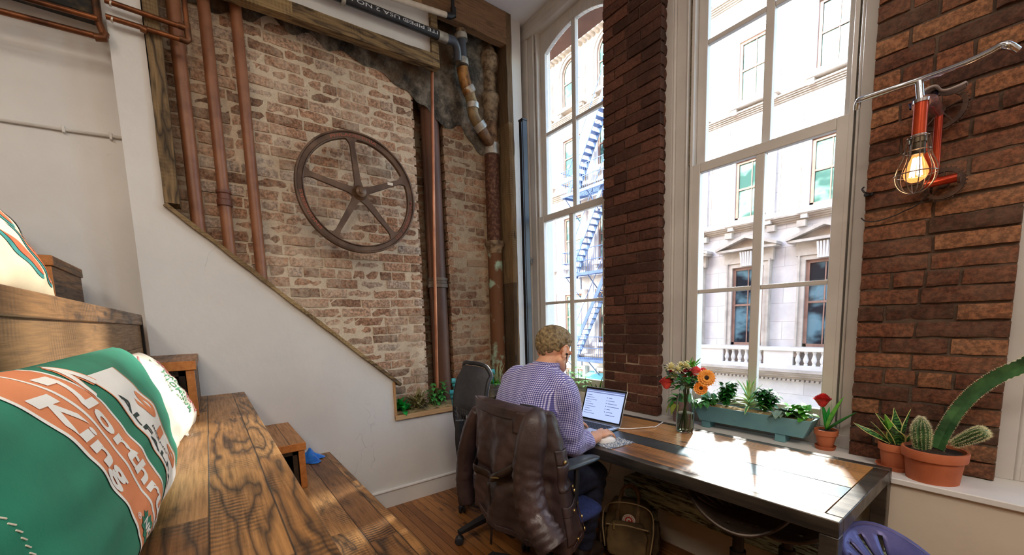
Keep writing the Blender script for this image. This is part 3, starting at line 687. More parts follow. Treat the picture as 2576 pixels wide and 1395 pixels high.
# white supply pipe and its black elbow
XW = .07
w0 = at(930, -25, 0, XW); w1 = at(1130, 40, 0, XW)
t = thing('supply_pipe', 'white painted pipe running under the timber beam', 'pipe', w0); d = (w1-w0).normalized()
MB().tube([w0-d*.6, w1], .019, 14).build('pipe', mat('#c9bfae', '#ded6c8', .5, scale=18), t)
k = at(1140, 42, 0, XW); t = thing('iron_elbow', 'short black iron pipe and elbow hanging from the ceiling', 'pipe', k)
MB().tube([k+Vector((0, 0, .01)), (XW, k.y+.004, ZC)], .014, 12).build('pipe', M_BLK, t)
MB().tube([w1-d*.025, w1+d*.005, k+Vector((0, .003, .01)), k+Vector((0, .004, .06))], .022, 12).build('elbow', M_BLK, t)
# thin copper riser, vent pipe in the chase, cast-iron stack with its branch
y = at(1093, 600, 0, -.06).y; tp = at(1088, 168, 0, -.06).z
q0 = at(1088, 165, 0, -.06); q1 = at(1100, 975, 0, -.06)
pipe_thing('copper_riser', 'thin bright copper riser in front of the thick brown pipe', 'pipe', [q0+Vector((0, 0, .1)), at(1092, 600, 0, -.06), q1], .0125, mat('#a0664a', '#bf8261', .35, .5, scale=6), part='riser')
c0 = at(1084, 262, 0, -.22); c1 = at(1102, 985, 0, -.22); xc = -.22; yc = (at(1062, 400, 0, xc).y+at(1108, 400, 0, xc).y)/2
t = thing('vent_pipe', 'thick brown vent pipe standing in the brick chase', 'pipe', (xc, yc, LEDGE)); r = .073
MB().tube([(xc, yc, .55), (xc, yc, c0.z)], r, 24).build('pipe', mat('#4a2e20', '#6d4530', .55, .1, scale=5, stretch=(1, 1, .3), bump=.1), t)
zz = at(1098, 712, 0, xc).z; MB().lathe((xc, yc, zz-.04), [(r, 0), (r+.013, .002), (r+.013, .03), (r+.008, .035), (r+.008, .055), (r+.013, .06), (r+.013, .08), (r, .082)], 24).build('coupling', mat('#54453a', '#7d6c5c', .6, .3, scale=12), t)
MB().lathe((xc, yc, c0.z-.05), [(r, 0), (r+.012, .01), (r+.016, .05), (r+.008, .09), (r+.02, .14), (r+.03, .2), (r-.01, .24)], 24).build('broken_collar', mat('#241a13', '#5c442c', .9, scale=18, bump=.8), t)
xs = -.13; ys = at(1240, 500, 0, xs).y; rs = .066
t = thing('soil_stack', 'tall rusty cast iron stack with a side branch beside the corner post', 'pipe', (xs, ys, LEDGE))
zr = lambda py, px=1240: at(px, py, 0, xs).z
zb, zh, zc1, zy, zt_ = .60, zr(612), zr(378), zr(385), zr(130, 1228)
M_VERD = mat('#6a4529', '#9db5a0', .8, .05, scale=7, lo=.56, hi=.66, bump=.4)
MB().tube([(xs, ys, zb), (xs, ys, zh)], rs, 24).build('lower_pipe', M_VERD, t)
MB().lathe((xs, ys, zh-.09), [(rs, 0), (rs+.006, .02), (rs+.008, .05), (rs+.02, .065), (rs+.024, .085), (rs+.02, .105), (rs, .112)], 24).build('hub', M_IRON2, t)
MB().tube([(xs, ys, zh), (xs, ys, zc1)], rs-.002, 24).build('middle_pipe', mat('#4f2e20', '#85604a', .7, .2, scale=40, lo=.45, hi=.7, bump=.4), t)
MB().lathe((xs, ys, zc1-.05), [(rs, 0), (rs+.006, .003), (rs+.008, .03), (rs+.005, .06), (rs+.008, .09), (rs, .1)], 24).build('band_clamp', M_BAND, t)
MB().tube([(xs, ys, zc1), (xs, ys, zr(245))], rs-.001, 24).build('wye', M_IRON, t)
z2 = zr(262); MB().lathe((xs, ys, z2-.09), [(rs, -.08), (rs+.004, -.07), (rs+.004, 0), (rs, .002), (rs+.012, .03), (rs+.022, .07), (rs+.024, .13), (rs+.01, .15), (rs, .16)], 24).build('hub', M_IRON2, t)
MB().tube([(xs, ys, z2), (xs, ys, zt_)], rs-.004, 24).build('upper_pipe', M_IRON2, t)
MB().lathe((xs, ys, zt_-.1), [(rs, -.08), (rs+.02, -.04), (rs+.026, .03), (rs+.022, .05), (rs-.01, .1), (rs-.012, .3)], 24).build('hub', M_IRON2, t)
xb = -.04
bp = [at(1158, 60, 0, xb), at(1160, 100, 0, xb), at(1163, 150, 0, xb), at(1163, 172, 0, xb), at(1170, 205, 0, xb), at(1181, 238, 0, xb), at(1188, 262, 0, xb), at(1191, 290, 0, xb), at(1205, 315, 0, xb), at(1222, 345, 0, -.08), at(1240, 372, 0, -.12)]
rr = .047
MB().tube(spline(bp[:2]+[at(1160, 75, 0, xb)][:0], 3), rr-.004, 16).build('branch_top', M_IRON2, t)
MB().tube([at(1160, 92, 0, xb), at(1164, 158, 0, xb)], .036, 16).build('branch_insert', M_GREYP, t)
MB().tube(spline(bp[3:6], 6), rr, 18).build('branch_bend', mat('#6d4620', '#a8783c', .35, .2, scale=18, lo=.4, hi=.6, bump=.3), t)
MB().tube(spline(bp[5:9], 6), rr-.003, 18).build('branch_bend', mat('#6b5638', '#9a8158', .6, .1, scale=18, bump=.3), t)
MB().tube(spline(bp[8:], 6), rr-.002, 18).build('branch_bend', mat('#573a26', '#86623e', .55, .2, scale=18, bump=.3), t)
for (px, py, dx, dy) in ((1159, 95, 2, 14), (1162, 158, 1, 16), (1180, 228, 8, 16), (1189, 268, 1, 14), (1208, 318, 10, 16)):
    a = at(px-dx/2, py-dy/2, 0, xb); b = at(px+dx/2, py+dy/2, 0, xb); MB().tube([a, b], rr+.006, 18).build('branch_clamp', M_BAND, t)
a = at(1128, 110, 0, 0.0); b = at(1157, 138, 0, xb)
# old flywheel
wc = at(904, 486, 0, 0.0); RW = .40
t = thing('flywheel', 'large rusty five spoked iron wheel hung on the pale brick', 'wheel', wc)
M_WHEEL = mat('#4a3526', '#6b5240', .5, .35, scale=8, bump=.15); M_RIMW = mat('#5d4634', '#8d725a', .35, .5, scale=8)
rx = rotm('Y', PI/2)
MB().lathe(wc, [(RW-.052, -.016), (RW-.05, .010), (RW-.044, .012), (RW-.040, .004), (RW-.014, .004), (RW-.010, .014), (RW, .012), (RW+.002, -.02), (RW-.01, -.024), (RW-.046, -.024), (RW-.052, -.016)], 80, rot=rx).build('rim', M_WHEEL, t)
hub = MB().lathe(wc, [(0, -.03), (.052, -.03), (.056, .0), (.045, .02), (.036, .03), (.034, .045), (.016, .052), (.016, .06), (0, .062)], 32, rot=rx); hub.build('hub', M_RIMW, t)
for k in range(5):
    an = math.radians(95+72*k)
    dv = Vector((0, cos(an), sin(an))); nv = Vector((0, -sin(an), cos(an))); m = MB()
    prof = [(.04, .030), (.08, .021), (.30, .015), (.325, .02), (.345, .034), (.356, .05)]
    for (r0, h0), (r1, h1) in zip(prof, prof[1:]):
        vs = []
        for rr_, hh in ((r0, h0), (r1, h1)):
            for s_, xx in ((-1, -.012), (-1, .010), (1, .010), (1, -.012)): vs.append(wc+dv*rr_+nv*(s_*hh)+Vector((xx, 0, 0)))
        m.add(vs, [(0, 1, 5, 4), (1, 2, 6, 5), (2, 3, 7, 6), (3, 0, 4, 7)])
    if k == 4: m.box((wc.x+.0101, wc.y+dv.y*.24-.02, wc.z+dv.z*.24-.006), (wc.x+.0115, wc.y+dv.y*.24+.02, wc.z+dv.z*.24+.012), 1)
    m.build('spoke', [M_WHEEL, mat('#d9d0c0')], t, ang=30)
M_LET = mat('#8f4a34', '#a85a40', .6)
def ring_text(s, mid, rad, size, span):
    wm = MB()
    def fn(x, y):
        an = math.radians(mid)+span/2-x/rad
        return wc+Vector((.0062, cos(an)*(rad+y), sin(an)*(rad+y)))
    write(wm, s, fn, size, .01, width=span*rad); wm.build('lettering', M_LET, t, smooth=False)
ring_text('PHILADELPHIA', 92, RW-.038, .026, .85)
ring_text('MACHINERY CO', -25, RW-.038, .026, .85); ring_text('ENGINEERS', 205, RW-.038, .026, .7)
# thin conduit on the set-back wall
t = thing('conduit', 'thin white conduit clipped along the set back wall', 'conduit', (-.12, -.3, 2.4))
p0 = at(0, 299, 0, -.12); p1 = at(303, 346, 0, -.12); d = p1-p0
MB().tube([p0-d*3, p0+d*.5+Vector((0, 0, -.004)), p1+d*.02], .008, 8).build('pipe', mat('#bdb8b0', '#cfcac2', .5), t)
for px, py in ((160, 325), (279, 343)):
    c = at(px, py, 0, -.12); MB().obox(c, (.022, .012, .034)).build('clip', mat('#c9c5be', '#d6d2cc', .5), t, bevel=.002)
# ------------------------------------------------------------------ stepped timber benches
XE = 5.6
M_ENDM = mat('#1b1613', '#2c231d', .5, .4, scale=12)
def tier(name, label, zt, yf, yb, zb, nose=.05, over=.012, end=False, mt=M_BENCH, mr=M_BENCHR, x0=0.0, x1=XE):
    t = thing(name, label, 'bench', (x0, yf, zb), 'stepped timber benches')
    MB().box((x0, yb, zt-nose), (x1, yf, zt)).build('tread', mt, t, bevel=.004)
    MB().box((x0, yf-over-.03, zb), (x1, yf-over, zt-nose)).build('riser', mr, t)
    if end: MB().box((x0-.035, yf-over-.04, zb), (x0-.001, yf-.002, zt-.012)).build('end_plate', M_ENDM, t)
    return t
tier('bench_step', 'low dark timber step at the foot of the benches', .25, .785, .60, 0, nose=.06, mt=wood('dark_step', 0, 1, .2, ['#5a4632', '#6f563c', '#7d6346'], 2, saw=.3, dark='#2a2019'), mr=wood('dark_riser', 0, 2, .3, ['#5a4632', '#6f563c', '#7d6346'], 2, dark='#2a2019'))
tier('bench_tier', 'lowest wide timber bench tier, with the blue cloth lying on it', .52, .60, .13, 0)
tier('bench_tier', 'wide timber bench tier that the green and the white cushions sit on', 1.0, .149, -.285, .50)
tier('bench_tier', 'timber bench tier behind the green cushion, its riser facing the room', 1.473, -.272, -.72, .99, nose=.055, end=True)
tier('bench_tier', 'topmost dark bench end at the left picture edge', 1.935, -.70, -1.2, 1.46, end=True, mt=M_BEAM, mr=M_BEAM)
M_TIN = mat('#2b2622', '#5a5048', .3, .7, scale=7)
def step_box(label, x1, y0, y1, z0, z1):
    t = thing('step_box', label, 'step', (x1/2, y1, z0), 'open ended timber step boxes along the side wall'); x0 = .004; th = .042
    MB().box((x0, y0, z1-th), (x1+.012, y1+.008, z1)).build('top_board', [M_BOXW], t, bevel=.003)
    MB().box((x1-.002, y0, z1-th+.001), (x1+.0135, y1+.0085, z1-.001)).build('front_edge', M_BOXE, t, bevel=.002)
    MB().box((x0, y1-.028, z0), (x1, y1, z1-th)).build('side_board', wood('box_side', 0, 2, .3, ['#4a3220', '#6e4a2c', '#a06e40'], 3, saw=.2, gap=False, dark='#1d1511'), t)
    MB().box((x1-.004, y1-.030, z0), (x1+.006, y1+.001, z1-th)).build('corner_post', M_BOXE, t, bevel=.002)
    m = MB(); a, b, c, d = y0+.004, y1-.034, z0+.004, z1-th-.003
    m.box((x0, a, c), (x1-.03, a+.006, d)).box((x0, b-.006, c), (x1-.03, b, d)).box((x0, a, d-.006), (x1-.03, b, d)).box((x0, a, c), (.05, b, d))
    fr_ = .022
    m.box((x1-.035, a, c), (x1-.012, a+fr_, d)).box((x1-.035, b-fr_, c), (x1-.012, b, d)).box((x1-.035, a, d-fr_), (x1-.012, b, d))
    m.build('metal_liner', M_TIN, t)
step_box('timber step box on the lowest bench, beside the blue cloth', .575, .151, .358, .521, .772)
step_box('timber step box on the bench behind the white cushion', .655, -.268, -.062, 1.001, 1.25)
step_box('timber step box on the upper bench at the far left', .49, -.685, -.478, 1.474, 1.70)
# blue cloth
c = at(778, 1158, 2, .52); t = NT('blue_cloth'); M_BLUE = t.bsdf(Base_Color=t.ramp(t.noise(t.coord(), 30, 5), [(.3, '#1560c4'), (.7, '#2f8cf0')]), Roughness=.9, Sheen_Weight=.3)
def cl(u, v):
    a = u*2*PI; r = v*.075*(1+.25*sin(3*a+1)+.15*sin(5*a)); x = r*cos(a)*1.0; y = r*sin(a)*1.25
    h = .075*(1-v)**1.1*(1+.5*nz(x*30, y*30, 3)) + .018*abs(nz(x*40, y*40, 8))*(1-v*.6)
    return (c.x+x, c.y+y, .523+max(0, h))
tag(MB().grid(cl, 48, 14, closed_u=True).build('cloth', M_BLUE), 'crumpled bright blue cloth lying on the lowest bench', 'cloth')

# ------------------------------------------------------------------ cushions
def cushion_fn(O, U, Vv, N, w, h, T, seed, p=.42, sag=0.0, wr=.006, mu=2):
    O, U, Vv, N = map(Vector, (O, U, Vv, N))
    def fn(u, v, side=1, off=0.0):            # u, v in -1..1
        e = max(0.0, (1-abs(u)**mu)*(1-v*v)); k = e**p
        pin = 1-.07*(1-(1-u*u)**.5 if abs(v) < 1 else 0)*0
        cu = u*(1-.06*(1-v*v)*0 + -.05*(v*v)*(abs(u)**2)*0)
        pu = u*(1-.08*(1-v*v)**1*0)*(1-.06*(1-abs(v))*abs(u)**4); pv = v*(1-.06*(1-abs(u))*abs(v)**4)
        d = T*.5*k*(1-sag*v) + wr*nz(u*3+seed, v*4, seed)*k + wr*.8*sin(9*u+4*nz(u*2, v*2, seed))*(1-k)*k*2
        return O + U*(pu*w/2) + Vv*(pv*h/2) + N*(side*d+off)
    return fn
def cushion(t, fn, mats, pick, nu=140, nv=90, back=None):
    m = MB(); G = lambda s: (lambda a, b: fn(a*2-1, b*2-1, s))
    m.grid(G(1), nu, nv, mi=pick); m.grid(G(-1), nu, nv, mi=(lambda a, b: back or 0))
    return m.build('cover', mats, t)
def cloth_mat(name, c1, c2, wv=900, bump=.15):
    t = NT(name); P = t.coord(); n = t.noise(P, 5, 5, .6); f = t.noise(t.mapv(P, (1, 1, 1)), wv*.4, 2)
    return t.bsdf(Base_Color=t.ramp(n, [(.3, c1), (.7, c2)]), Roughness=.9, Sheen_Weight=.08, Normal=t.bump(t.math('ADD', t.noise(P, 14, 4), t.math('MULTIPLY', f, .3)), bump, .006))
M_GRN = cloth_mat('green_cotton', '#076b50', '#0b8765'); M_ORG = cloth_mat('orange_print', '#e2804c', '#ec925c'); M_CRM = cloth_mat('cream_cotton', '#dccdb6', '#eadfcb')
M_CREAMP = cloth_mat('cream_print', '#f6efe2', '#fdf9f0')
def band_strip(fn, u0, u1, v0, v1, off, nu=4, nv=50): return MB().grid(lambda a, b: fn(u0(b) + (u1(b)-u0(b))*a if callable(u0) else u0+(u1-u0)*a, v0+(v1-v0)*b, 1, off), nu, nv)
# green cushion: leaning back on the riser, its print turned on its side
GO = Vector((2.065, -.186, 1.176)); GV = Vector((0, -.07, .40)).normalized(); GU = Vector((-1, .05, 0)).normalized(); GN = GU.cross(GV); GN = GN if GN.y > 0 else -GN
_gf = cushion_fn(GO, GU, GV, GN, 1.05, .350, .165, 3.3, p=.40, wr=.007, mu=5)
def gf(u, v, side=1, off=0.0, k=.20): return _gf(max(-.995, min(.995, u-k*v)), v, side, off)   # the print is skewed on the sack
t = thing('cushion', 'large green cushion with orange bands and cream lettering on the bench', 'cushion', GO-Vector((0, 0, .2)))
cushion(t, _gf, [M_GRN], lambda a, b: 0)
def strip(nm, u0, u1, v0, v1, off, m): return MB().grid(lambda a, b: gf(u0+(u1-u0)*a, v0+(v1-v0)*b, 1, off), 6, 60).build(nm, m, t)
UB0, UB1, UM = -.303, .046, -.128
strip('orange_band', UB0, UB1, -.985, .985, .0009, M_ORG)
for k, u in enumerate((UB0, UM, UB1)): strip('cream_line', u-.008, u+.008, -.985, .985, .0014, M_CREAMP)
strip('cream_panel', .162, .476, -.86, .80, .0012, M_CREAMP)
for u in (.162, .476): strip('panel_edge', u-.004, u+.004, -.86, .80, .0018, M_ORG)
def gtext(s, u_base, v_start, hgt, length, m, bold=.012, off=.0019, cuts=2):
    vs, fs = text2d(s, 1.0, bold, cuts)
    X = max(v[0] for v in vs); Y = max(v[1] for v in vs)
    mb = MB().add([gf(u_base+y/.72*hgt, v_start-x/X*length, 1, off) for x, y in vs], fs)
    mb.build('lettering', m, t, smooth=False)
gtext('King', UB0+.042, .76, .098, .86, M_CREAMP, .03)
gtext('Northrup', UM+.038, .88, .098, 1.80, M_CREAMP, .03)
gtext('919', .325, .50, .12, 1.1, M_ORG, .03); gtext('BRAND', .29, .10, .025, .40, M_BLK, .01)
gtext('ALFALFA', .20, .55, .05, 1.25, mat('#2a3a36', '#33443f', .8), .02)
gtext('®', UB0+.03, -.36, .03, .07, M_CREAMP, .01)
lf = MB(); n = 22                              # spiky leaf badge
pts = [((.12 if i % 2 else .075)*(1+.25*(i % 4 == 0)), 2*PI*i/n) for i in range(n)]
for i in range(n):
    (r0, a0), (r1, a1) = pts[i], pts[(i+1) % n]; q = lambda r, a: gf(-.215+r*cos(a)*.5, -.60+r*sin(a)*1.6, 1, .0018)
    lf.add([gf(-.215, -.60, 1, .0018), q(r0, a0), q(r1, a1)], [(0, 1, 2)])
lf.build('leaf_badge', M_GRN, t, smooth=False)
gtext('NK', -.238, -.50, .045, .20, M_CREAMP, .03, off=.0026)
# crossed ribbons of the label, and the light seam stitches
for (u0, v0, u1, v1) in ((.05, .62, .13, .97), (.17, .72, .12, .95)):
    m = MB(); k = 14
    for w_, off, mm in ((.030, .0016, M_ORG), (.018, .0026, M_CREAMP)):
        m = MB().grid(lambda a, b, w_=w_, off=off: gf(u0+(u1-u0)*b+(a-.5)*w_*2, v0+(v1-v0)*b+(a-.5)*w_*1.2, 1, off), 2, k); m.build('ribbon', mm, t)
for i in range(34):
    v = .6-i*.046; p = gf(-.70, v, 1, .0004, .1); q = gf(-.694, v-.025, 1, .001, .1); MB().tube([p, q], .0008, 5).build('stitch', M_CRM, t)
# white feed-sack cushion
WO = Vector((1.12, -.190, 1.146)); WV = Vector((0, -.20, .42)).normalized(); WN = GU.cross(WV); WN = WN if WN.y > 0 else -WN
WU = Vector((-1, .10, 0)).normalized()
wf = cushion_fn(WO, WU, WV, WN, .66, .345, .150, 8.1, p=.42, wr=.012, mu=4)
t = thing('cushion', 'off white feed sack cushion with faded red and green print', 'cushion', WO-Vector((0, 0, .16)))
cushion(t, wf, [M_CRM], lambda a, b: 0)
M_PG = mat('#3f7a52', '#6fa078', .9, scale=120, lo=.45, hi=.75); M_PR = mat('#c65a58', '#eab0a6', .9, scale=120, lo=.45, hi=.75)
for s_, u, v, h, L, m in (('MAMMOTH', .24, -.60, .13, 1.0, M_PG), ('RED CLOVER', .42, -.56, .11, 1.0, M_PG), ('LBS. NET', .12, -.35, .05, .6, M_PG)):
    vs, fs = text2d(s_, 1.0, .02, 2); X = max(q[0] for q in vs)
    MB().add([wf(u-y/.72*h*-1+0, v+x/X*L, 1, .0022) for x, y in [(x, .72-y) for x, y in vs]], fs).build('lettering', m, t, smooth=False)
vs, fs = text2d('DERKREEM', 1.0, .03, 2); X = max(q[0] for q in vs)
MB().add([wf(.66+(.72-y)/.72*.12, -.7+x/X*1.35, 1, .0022) for x, y in vs], fs).build('lettering', M_PR, t, smooth=False)
for u in (.82, .86): MB().grid(lambda a, b: wf(u+.012*a, -.75+1.5*b, 1, .0018), 1, 40).build('print_line', M_PG, t)
MB().grid(lambda a, b: wf(.585+.01*a+.04*(2*b-1)**2, -.72+1.42*b, 1, .0018), 1, 40).build('print_line', M_PR, t)
MB().grid(lambda a, b: wf(-.15+.5*b, .60+.03*a+.28*b, 1, .0018), 1, 24).build('print_line', M_PR, t)
sp_ = MB()
for i in range(9):                            # printed sprigs
    a = -.55+i*.15; b_ = .50+.05*sin(i*2.1)
    for s_ in (-1, 1):
        o = [(b_+s_*.0, a), (b_+s_*.05, a+.05), (b_+s_*.085, a+.10), (b_+s_*.04, a+.06)]
        sp_.add([wf(u, v, 1, .002) for u, v in o], [(0, 1, 2, 3)])
sp_.build('printed_sprigs', M_PG, t, smooth=False)
fg = MB()
for i in range(46):                           # frayed hem
    v = -.99; u = .15+.8*i/46; p = wf(u, v, 1); fg.tube([p, p+Vector((R.uniform(-.008, .008), .012, -.010)), p+Vector((R.uniform(-.014, .014), .02, -.012+R.uniform(0, .01)))], .0012, 4)
fg.build('frayed_hem', M_CRM, t)
# patterned cushion cut by the left edge
PO = Vector((1.60, -.40, 1.60)); PV = Vector((0, -.22, .42)).normalized(); PN = GU.cross(PV); PN = PN if PN.y > 0 else -PN
pf = cushion_fn(PO, GU, PV, PN, .56, .30, .16, 5.2, p=.5)
t = thing('cushion', 'cream cushion with red and teal leaf print on the upper bench', 'cushion', PO-Vector((0, 0, .15)))
cushion(t, pf, [cloth_mat('tan_cotton', '#e3cfa6', '#efdfbb')], lambda a, b: 0)
M_TEAL = mat('#2c7a72', '#3f8d84', .9, scale=40); M_RED = mat('#d8552f', '#e56b42', .9, scale=40)
def pleaf(u0, v0, ang, L, wd, m, off):
    mb = MB()
    def fn(a, b):
        y = b*L; x = (a-.5)*2*wd*sin(PI*min(.999, max(.001, b**.8))); return pf(u0+y*cos(ang)-x*sin(ang), v0+y*sin(ang)+x*cos(ang), 1, off)
    mb.grid(fn, 4, 16).build('printed_leaf', m, t)
for u0, v0, an, L in ((.75, -.85, 2.2, 1.0), (.72, -.82, 1.75, 1.25), (.45, -.8, 2.5, .9), (.30, -.1, 2.0, .8)):
    pleaf(u0, v0, an, L, .12, M_TEAL, .0014); pleaf(u0-.02, v0+.05, an, L*.86, .075, M_RED, .0024)
dots = MB()
for i in range(16):
    v = -.8+i*.1; u = .80-.04*abs(i-6)*.3; s_ = .025
    dots.add([pf(u+dx*s_, v+dy*s_*1.6, 1, .0016) for dx, dy in ((-1, -1), (1, -1), (1, 1), (-1, 1))], [(0, 1, 2, 3)])
dots.build('printed_dots', M_TEAL, t, smooth=False)
# ------------------------------------------------------------------ the long table
TX0, TX1, TY0, TY1, TZ = .262, 2.598, 1.466, 2.146, .75
M_STEEL = mat('#3d3a37', '#6e675e', .38, .7, scale=5, stretch=(.6, 3, 3), bump=.06)
M_STEELT = mat('#58646a', '#7d898d', .33, .8, scale=4, bump=.04)
M_TWOOD = wood('table_boards', 0, 1, .105, ['#a5662e', '#c98a48', '#d69a58'], 6, saw=.5, rings=.2, dark='#2a1a10', rough=.34, coat=1.0)
t = thing('long_table', 'long steel framed table of reclaimed boards under the windows', 'table', ((TX0+TX1)/2, (TY0+TY1)/2, 0))
for y0, y1 in ((TY0+.044, 1.675), (1.80, TY1-.04)): MB().box((TX0+.045, y0, TZ-.03), (TX1-.05, y1, TZ-.001)).build('wood_inlay', M_TWOOD, t)
MB().box((TX0+.045, 1.679, TZ-.03), (TX1-.05, 1.796, TZ-.0015)).build('steel_inlay', M_STEELT, t)
for a, b in (((TX0, TY0), (TX1, TY0+.042)), ((TX0, TY1-.038), (TX1, TY1)), ((TX0, TY0+.043), (TX0+.043, TY1-.039)), ((TX1-.047, TY0+.043), (TX1, TY1-.039))):
    MB().box((*a, TZ-.052), (*b, TZ)).build('frame_rail', M_STEEL, t, bevel=.003)
for x in (TX0, TX1-.05):
    for y in (TY0, TY1-.05): MB().box((x, y, 0), (x+.05, y+.05, TZ-.053)).build('leg', M_STEEL, t, bevel=.003)
# laptop, mouse and mat
M_ALU = mat('#b9bcc2', '#c9ccd1', .3, .8)
def rot_pts(o, rz): return lambda x, y, z: Vector((o.x+x*cos(rz)-y*sin(rz), o.y+x*sin(rz)+y*cos(rz), o.z+z))
LP = Vector((1.36, 1.715, TZ)); LR = math.radians(2)
L = thing('laptop', 'open grey laptop with a lit blue white screen on the table', 'laptop', LP)
f = rot_pts(LP, LR)
def slab(w0, w1, d0, d1, z0, z1, fn=f):
    m = MB(); vs = [fn(x, y, z) for z in (z0, z1) for x, y in ((w0, d0), (w1, d0), (w1, d1), (w0, d1))]
    return m.add(vs, [(3, 2, 1, 0), (4, 5, 6, 7), (0, 1, 5, 4), (1, 2, 6, 5), (2, 3, 7, 6), (3, 0, 4, 7)])
slab(-.152, .152, -.105, .105, .002, .015).build('base', M_ALU, L, bevel=.003)
kb = MB()
for r in range(5):
    for k in range(13):
        kk = slab(-.13+k*.0202, -.13+k*.0202+.017, .07-r*.021-.016, .07-r*.021, .0152, .0166); kb.add(kk.v, kk.f)
kb.build('keyboard', mat('#17181a', rough=.5), L)
slab(-.045, .045, -.10, -.035, .0152, .0156).build('trackpad', mat('#a4a7ad', rough=.3, metal=.5), L)
ta = math.radians(20)
def fs_(x, y, z):                              # lid coordinates: y up the lid, z out of its face
    return f(x, .105+y*sin(ta)-z*cos(ta), .014+y*cos(ta)+z*sin(ta))
lid = slab(-.152, .152, 0, .207, -.005, 0, fs_).build('lid', M_ALU, L, bevel=.002)
slab(-.149, .149, .004, .204, 0, .0008, fs_).build('screen_bezel', mat('#0b0c0e', rough=.15), L)
tsc = NT('lit_screen'); b = tsc.n('Emission', {0: hx('#b4c4f2'), 1: 1.0}); tsc.t.links.new(b.outputs[0], tsc.out.inputs[0])
def scr(x0, x1, y0, y1, z=.0012): return slab(x0, x1, y0, y1, .0008, z, fs_)
scr(-.140, .140, .014, .192).build('screen', tsc.m, L)
def emat(c, s=1.0):
    q = NT('screen_mark'); b = q.n('Emission', {0: hx(c), 1: s}); q.t.links.new(b.outputs[0], q.out.inputs[0]); return q.m
m = MB()
for x0, x1, y0, y1 in ((-.140, .140, .183, .192), (-.140, .140, .172, .178)): k = scr(x0, x1, y0, y1, .0016); m.add(k.v, k.f)
m.build('menu_bar', emat('#7f8cc0', .7), L)
m = MB()
for i in range(9): k = scr(-.13, -.13+.04+.02*(i*7 % 3), .155-.014*i, .1575-.014*i, .0016); m.add(k.v, k.f)
for i in range(7): k = scr(.035, .06+.02*(i*5 % 4), .15-.017*i, .153-.017*i, .0016); m.add(k.v, k.f)
for i in range(6): k = scr(.022, .027, .149-.017*i, .154-.017*i, .0016); m.add(k.v, k.f)
m.build('text_lines', emat('#56639a', .6), L)
PM = [at(*q, 2, TZ) for q in ((1490, 1113), (1538, 1130), (1598, 1106), (1546, 1088))]
tm = NT('patterned_mat'); vz = tm.n('TexVoronoi', {'Vector': tm.coord(), 'Scale': 85.0}, feature='DISTANCE_TO_EDGE').outputs[0]
M_PAD = tm.bsdf(Base_Color=tm.ramp(vz, [(.05, '#5f6f86'), (.12, '#8a97a3'), (.2, '#e7e6df')]), Roughness=.8)
PM = [p for p in (Vector((1.50, 1.52, TZ)), Vector((1.70, 1.50, TZ)), Vector((1.715, 1.675, TZ)), Vector((1.515, 1.695, TZ)))]
m = MB().add([p+Vector((0, 0, z)) for z in (.0004, .0032) for p in PM], [(3, 2, 1, 0), (4, 5, 6, 7), (0, 1, 5, 4), (1, 2, 6, 5), (2, 3, 7, 6), (3, 0, 4, 7)])
tag(m.build('mouse_mat', M_PAD), 'small blue and white patterned mouse mat by the table edge', 'mouse mat')
MC = at(1524, 1104, 2, TZ+.015); MC.z = TZ+.0035
def mousef(a, b):
    th = a*2*PI; s = sin(PI/2*b); cz = cos(PI/2*b); r = Vector((cos(th)*.031*s, sin(th)*.055*s, 0))
    q = rotm('Z', -.35) @ r; return MC + q + Vector((0, 0, .0005+.030*max(0, cz)**.7*(1-.25*sin(th)*s)))
t = thing('mouse', 'white computer mouse under the hand on the patterned mat', 'mouse', MC)
MB().grid(mousef, 28, 10, closed_u=True).build('shell', mat('#e6e4e2', '#f0efed', .25), t)
k = at(1505, 1105, 2, TZ)
# charging lead behind the laptop, lead under the table
q0 = f(.153, .09, .008); c = MB().tube(spline([q0, q0+Vector((.04, .05, -.003)), q0+Vector((.10, .16, -.002)), (1.62, 2.0, TZ+.004), (1.59, 2.12, TZ+.004)], 8), .0028, 8)
tag(c.build('charging_cable', mat('#e8e6e3', rough=.5)), 'white charging lead running from the laptop to the brick pier', 'cable')
g = [at(1538, 1160, 1, 2.0), at(1525, 1200, 1, 2.05), at(1508, 1215, 1, 2.10), at(1518, 1240, 1, 2.12), at(1512, 1258, 1, 2.14)]
tag(MB().tube(spline([(g[0].x, 2.0, .70)]+g+[(g[-1].x-.05, 2.13, .30)], 8), .003, 6).build('power_cable', mat('#8e8981', rough=.6)), 'thin grey cable dangling below the table against the wall', 'cable')
k = at(1262, 1006, 2, TZ)
t = thing('camera_gadget', 'small black and silver gadget left on the table behind the man', 'gadget', k)
MB().obox(k+Vector((0, 0, .018)), (.10, .06, .034), rotm('Z', .4)).build('gadget_body', M_BLK, t, bevel=.006)
for i in range(4): MB().ell(k+rotm('Z', .4) @ Vector((-.035+.023*i, -.005, .038)), .008, nu=10, nv=6).build('silver_knob', mat('#c9cbd0', rough=.3, metal=.9), t)

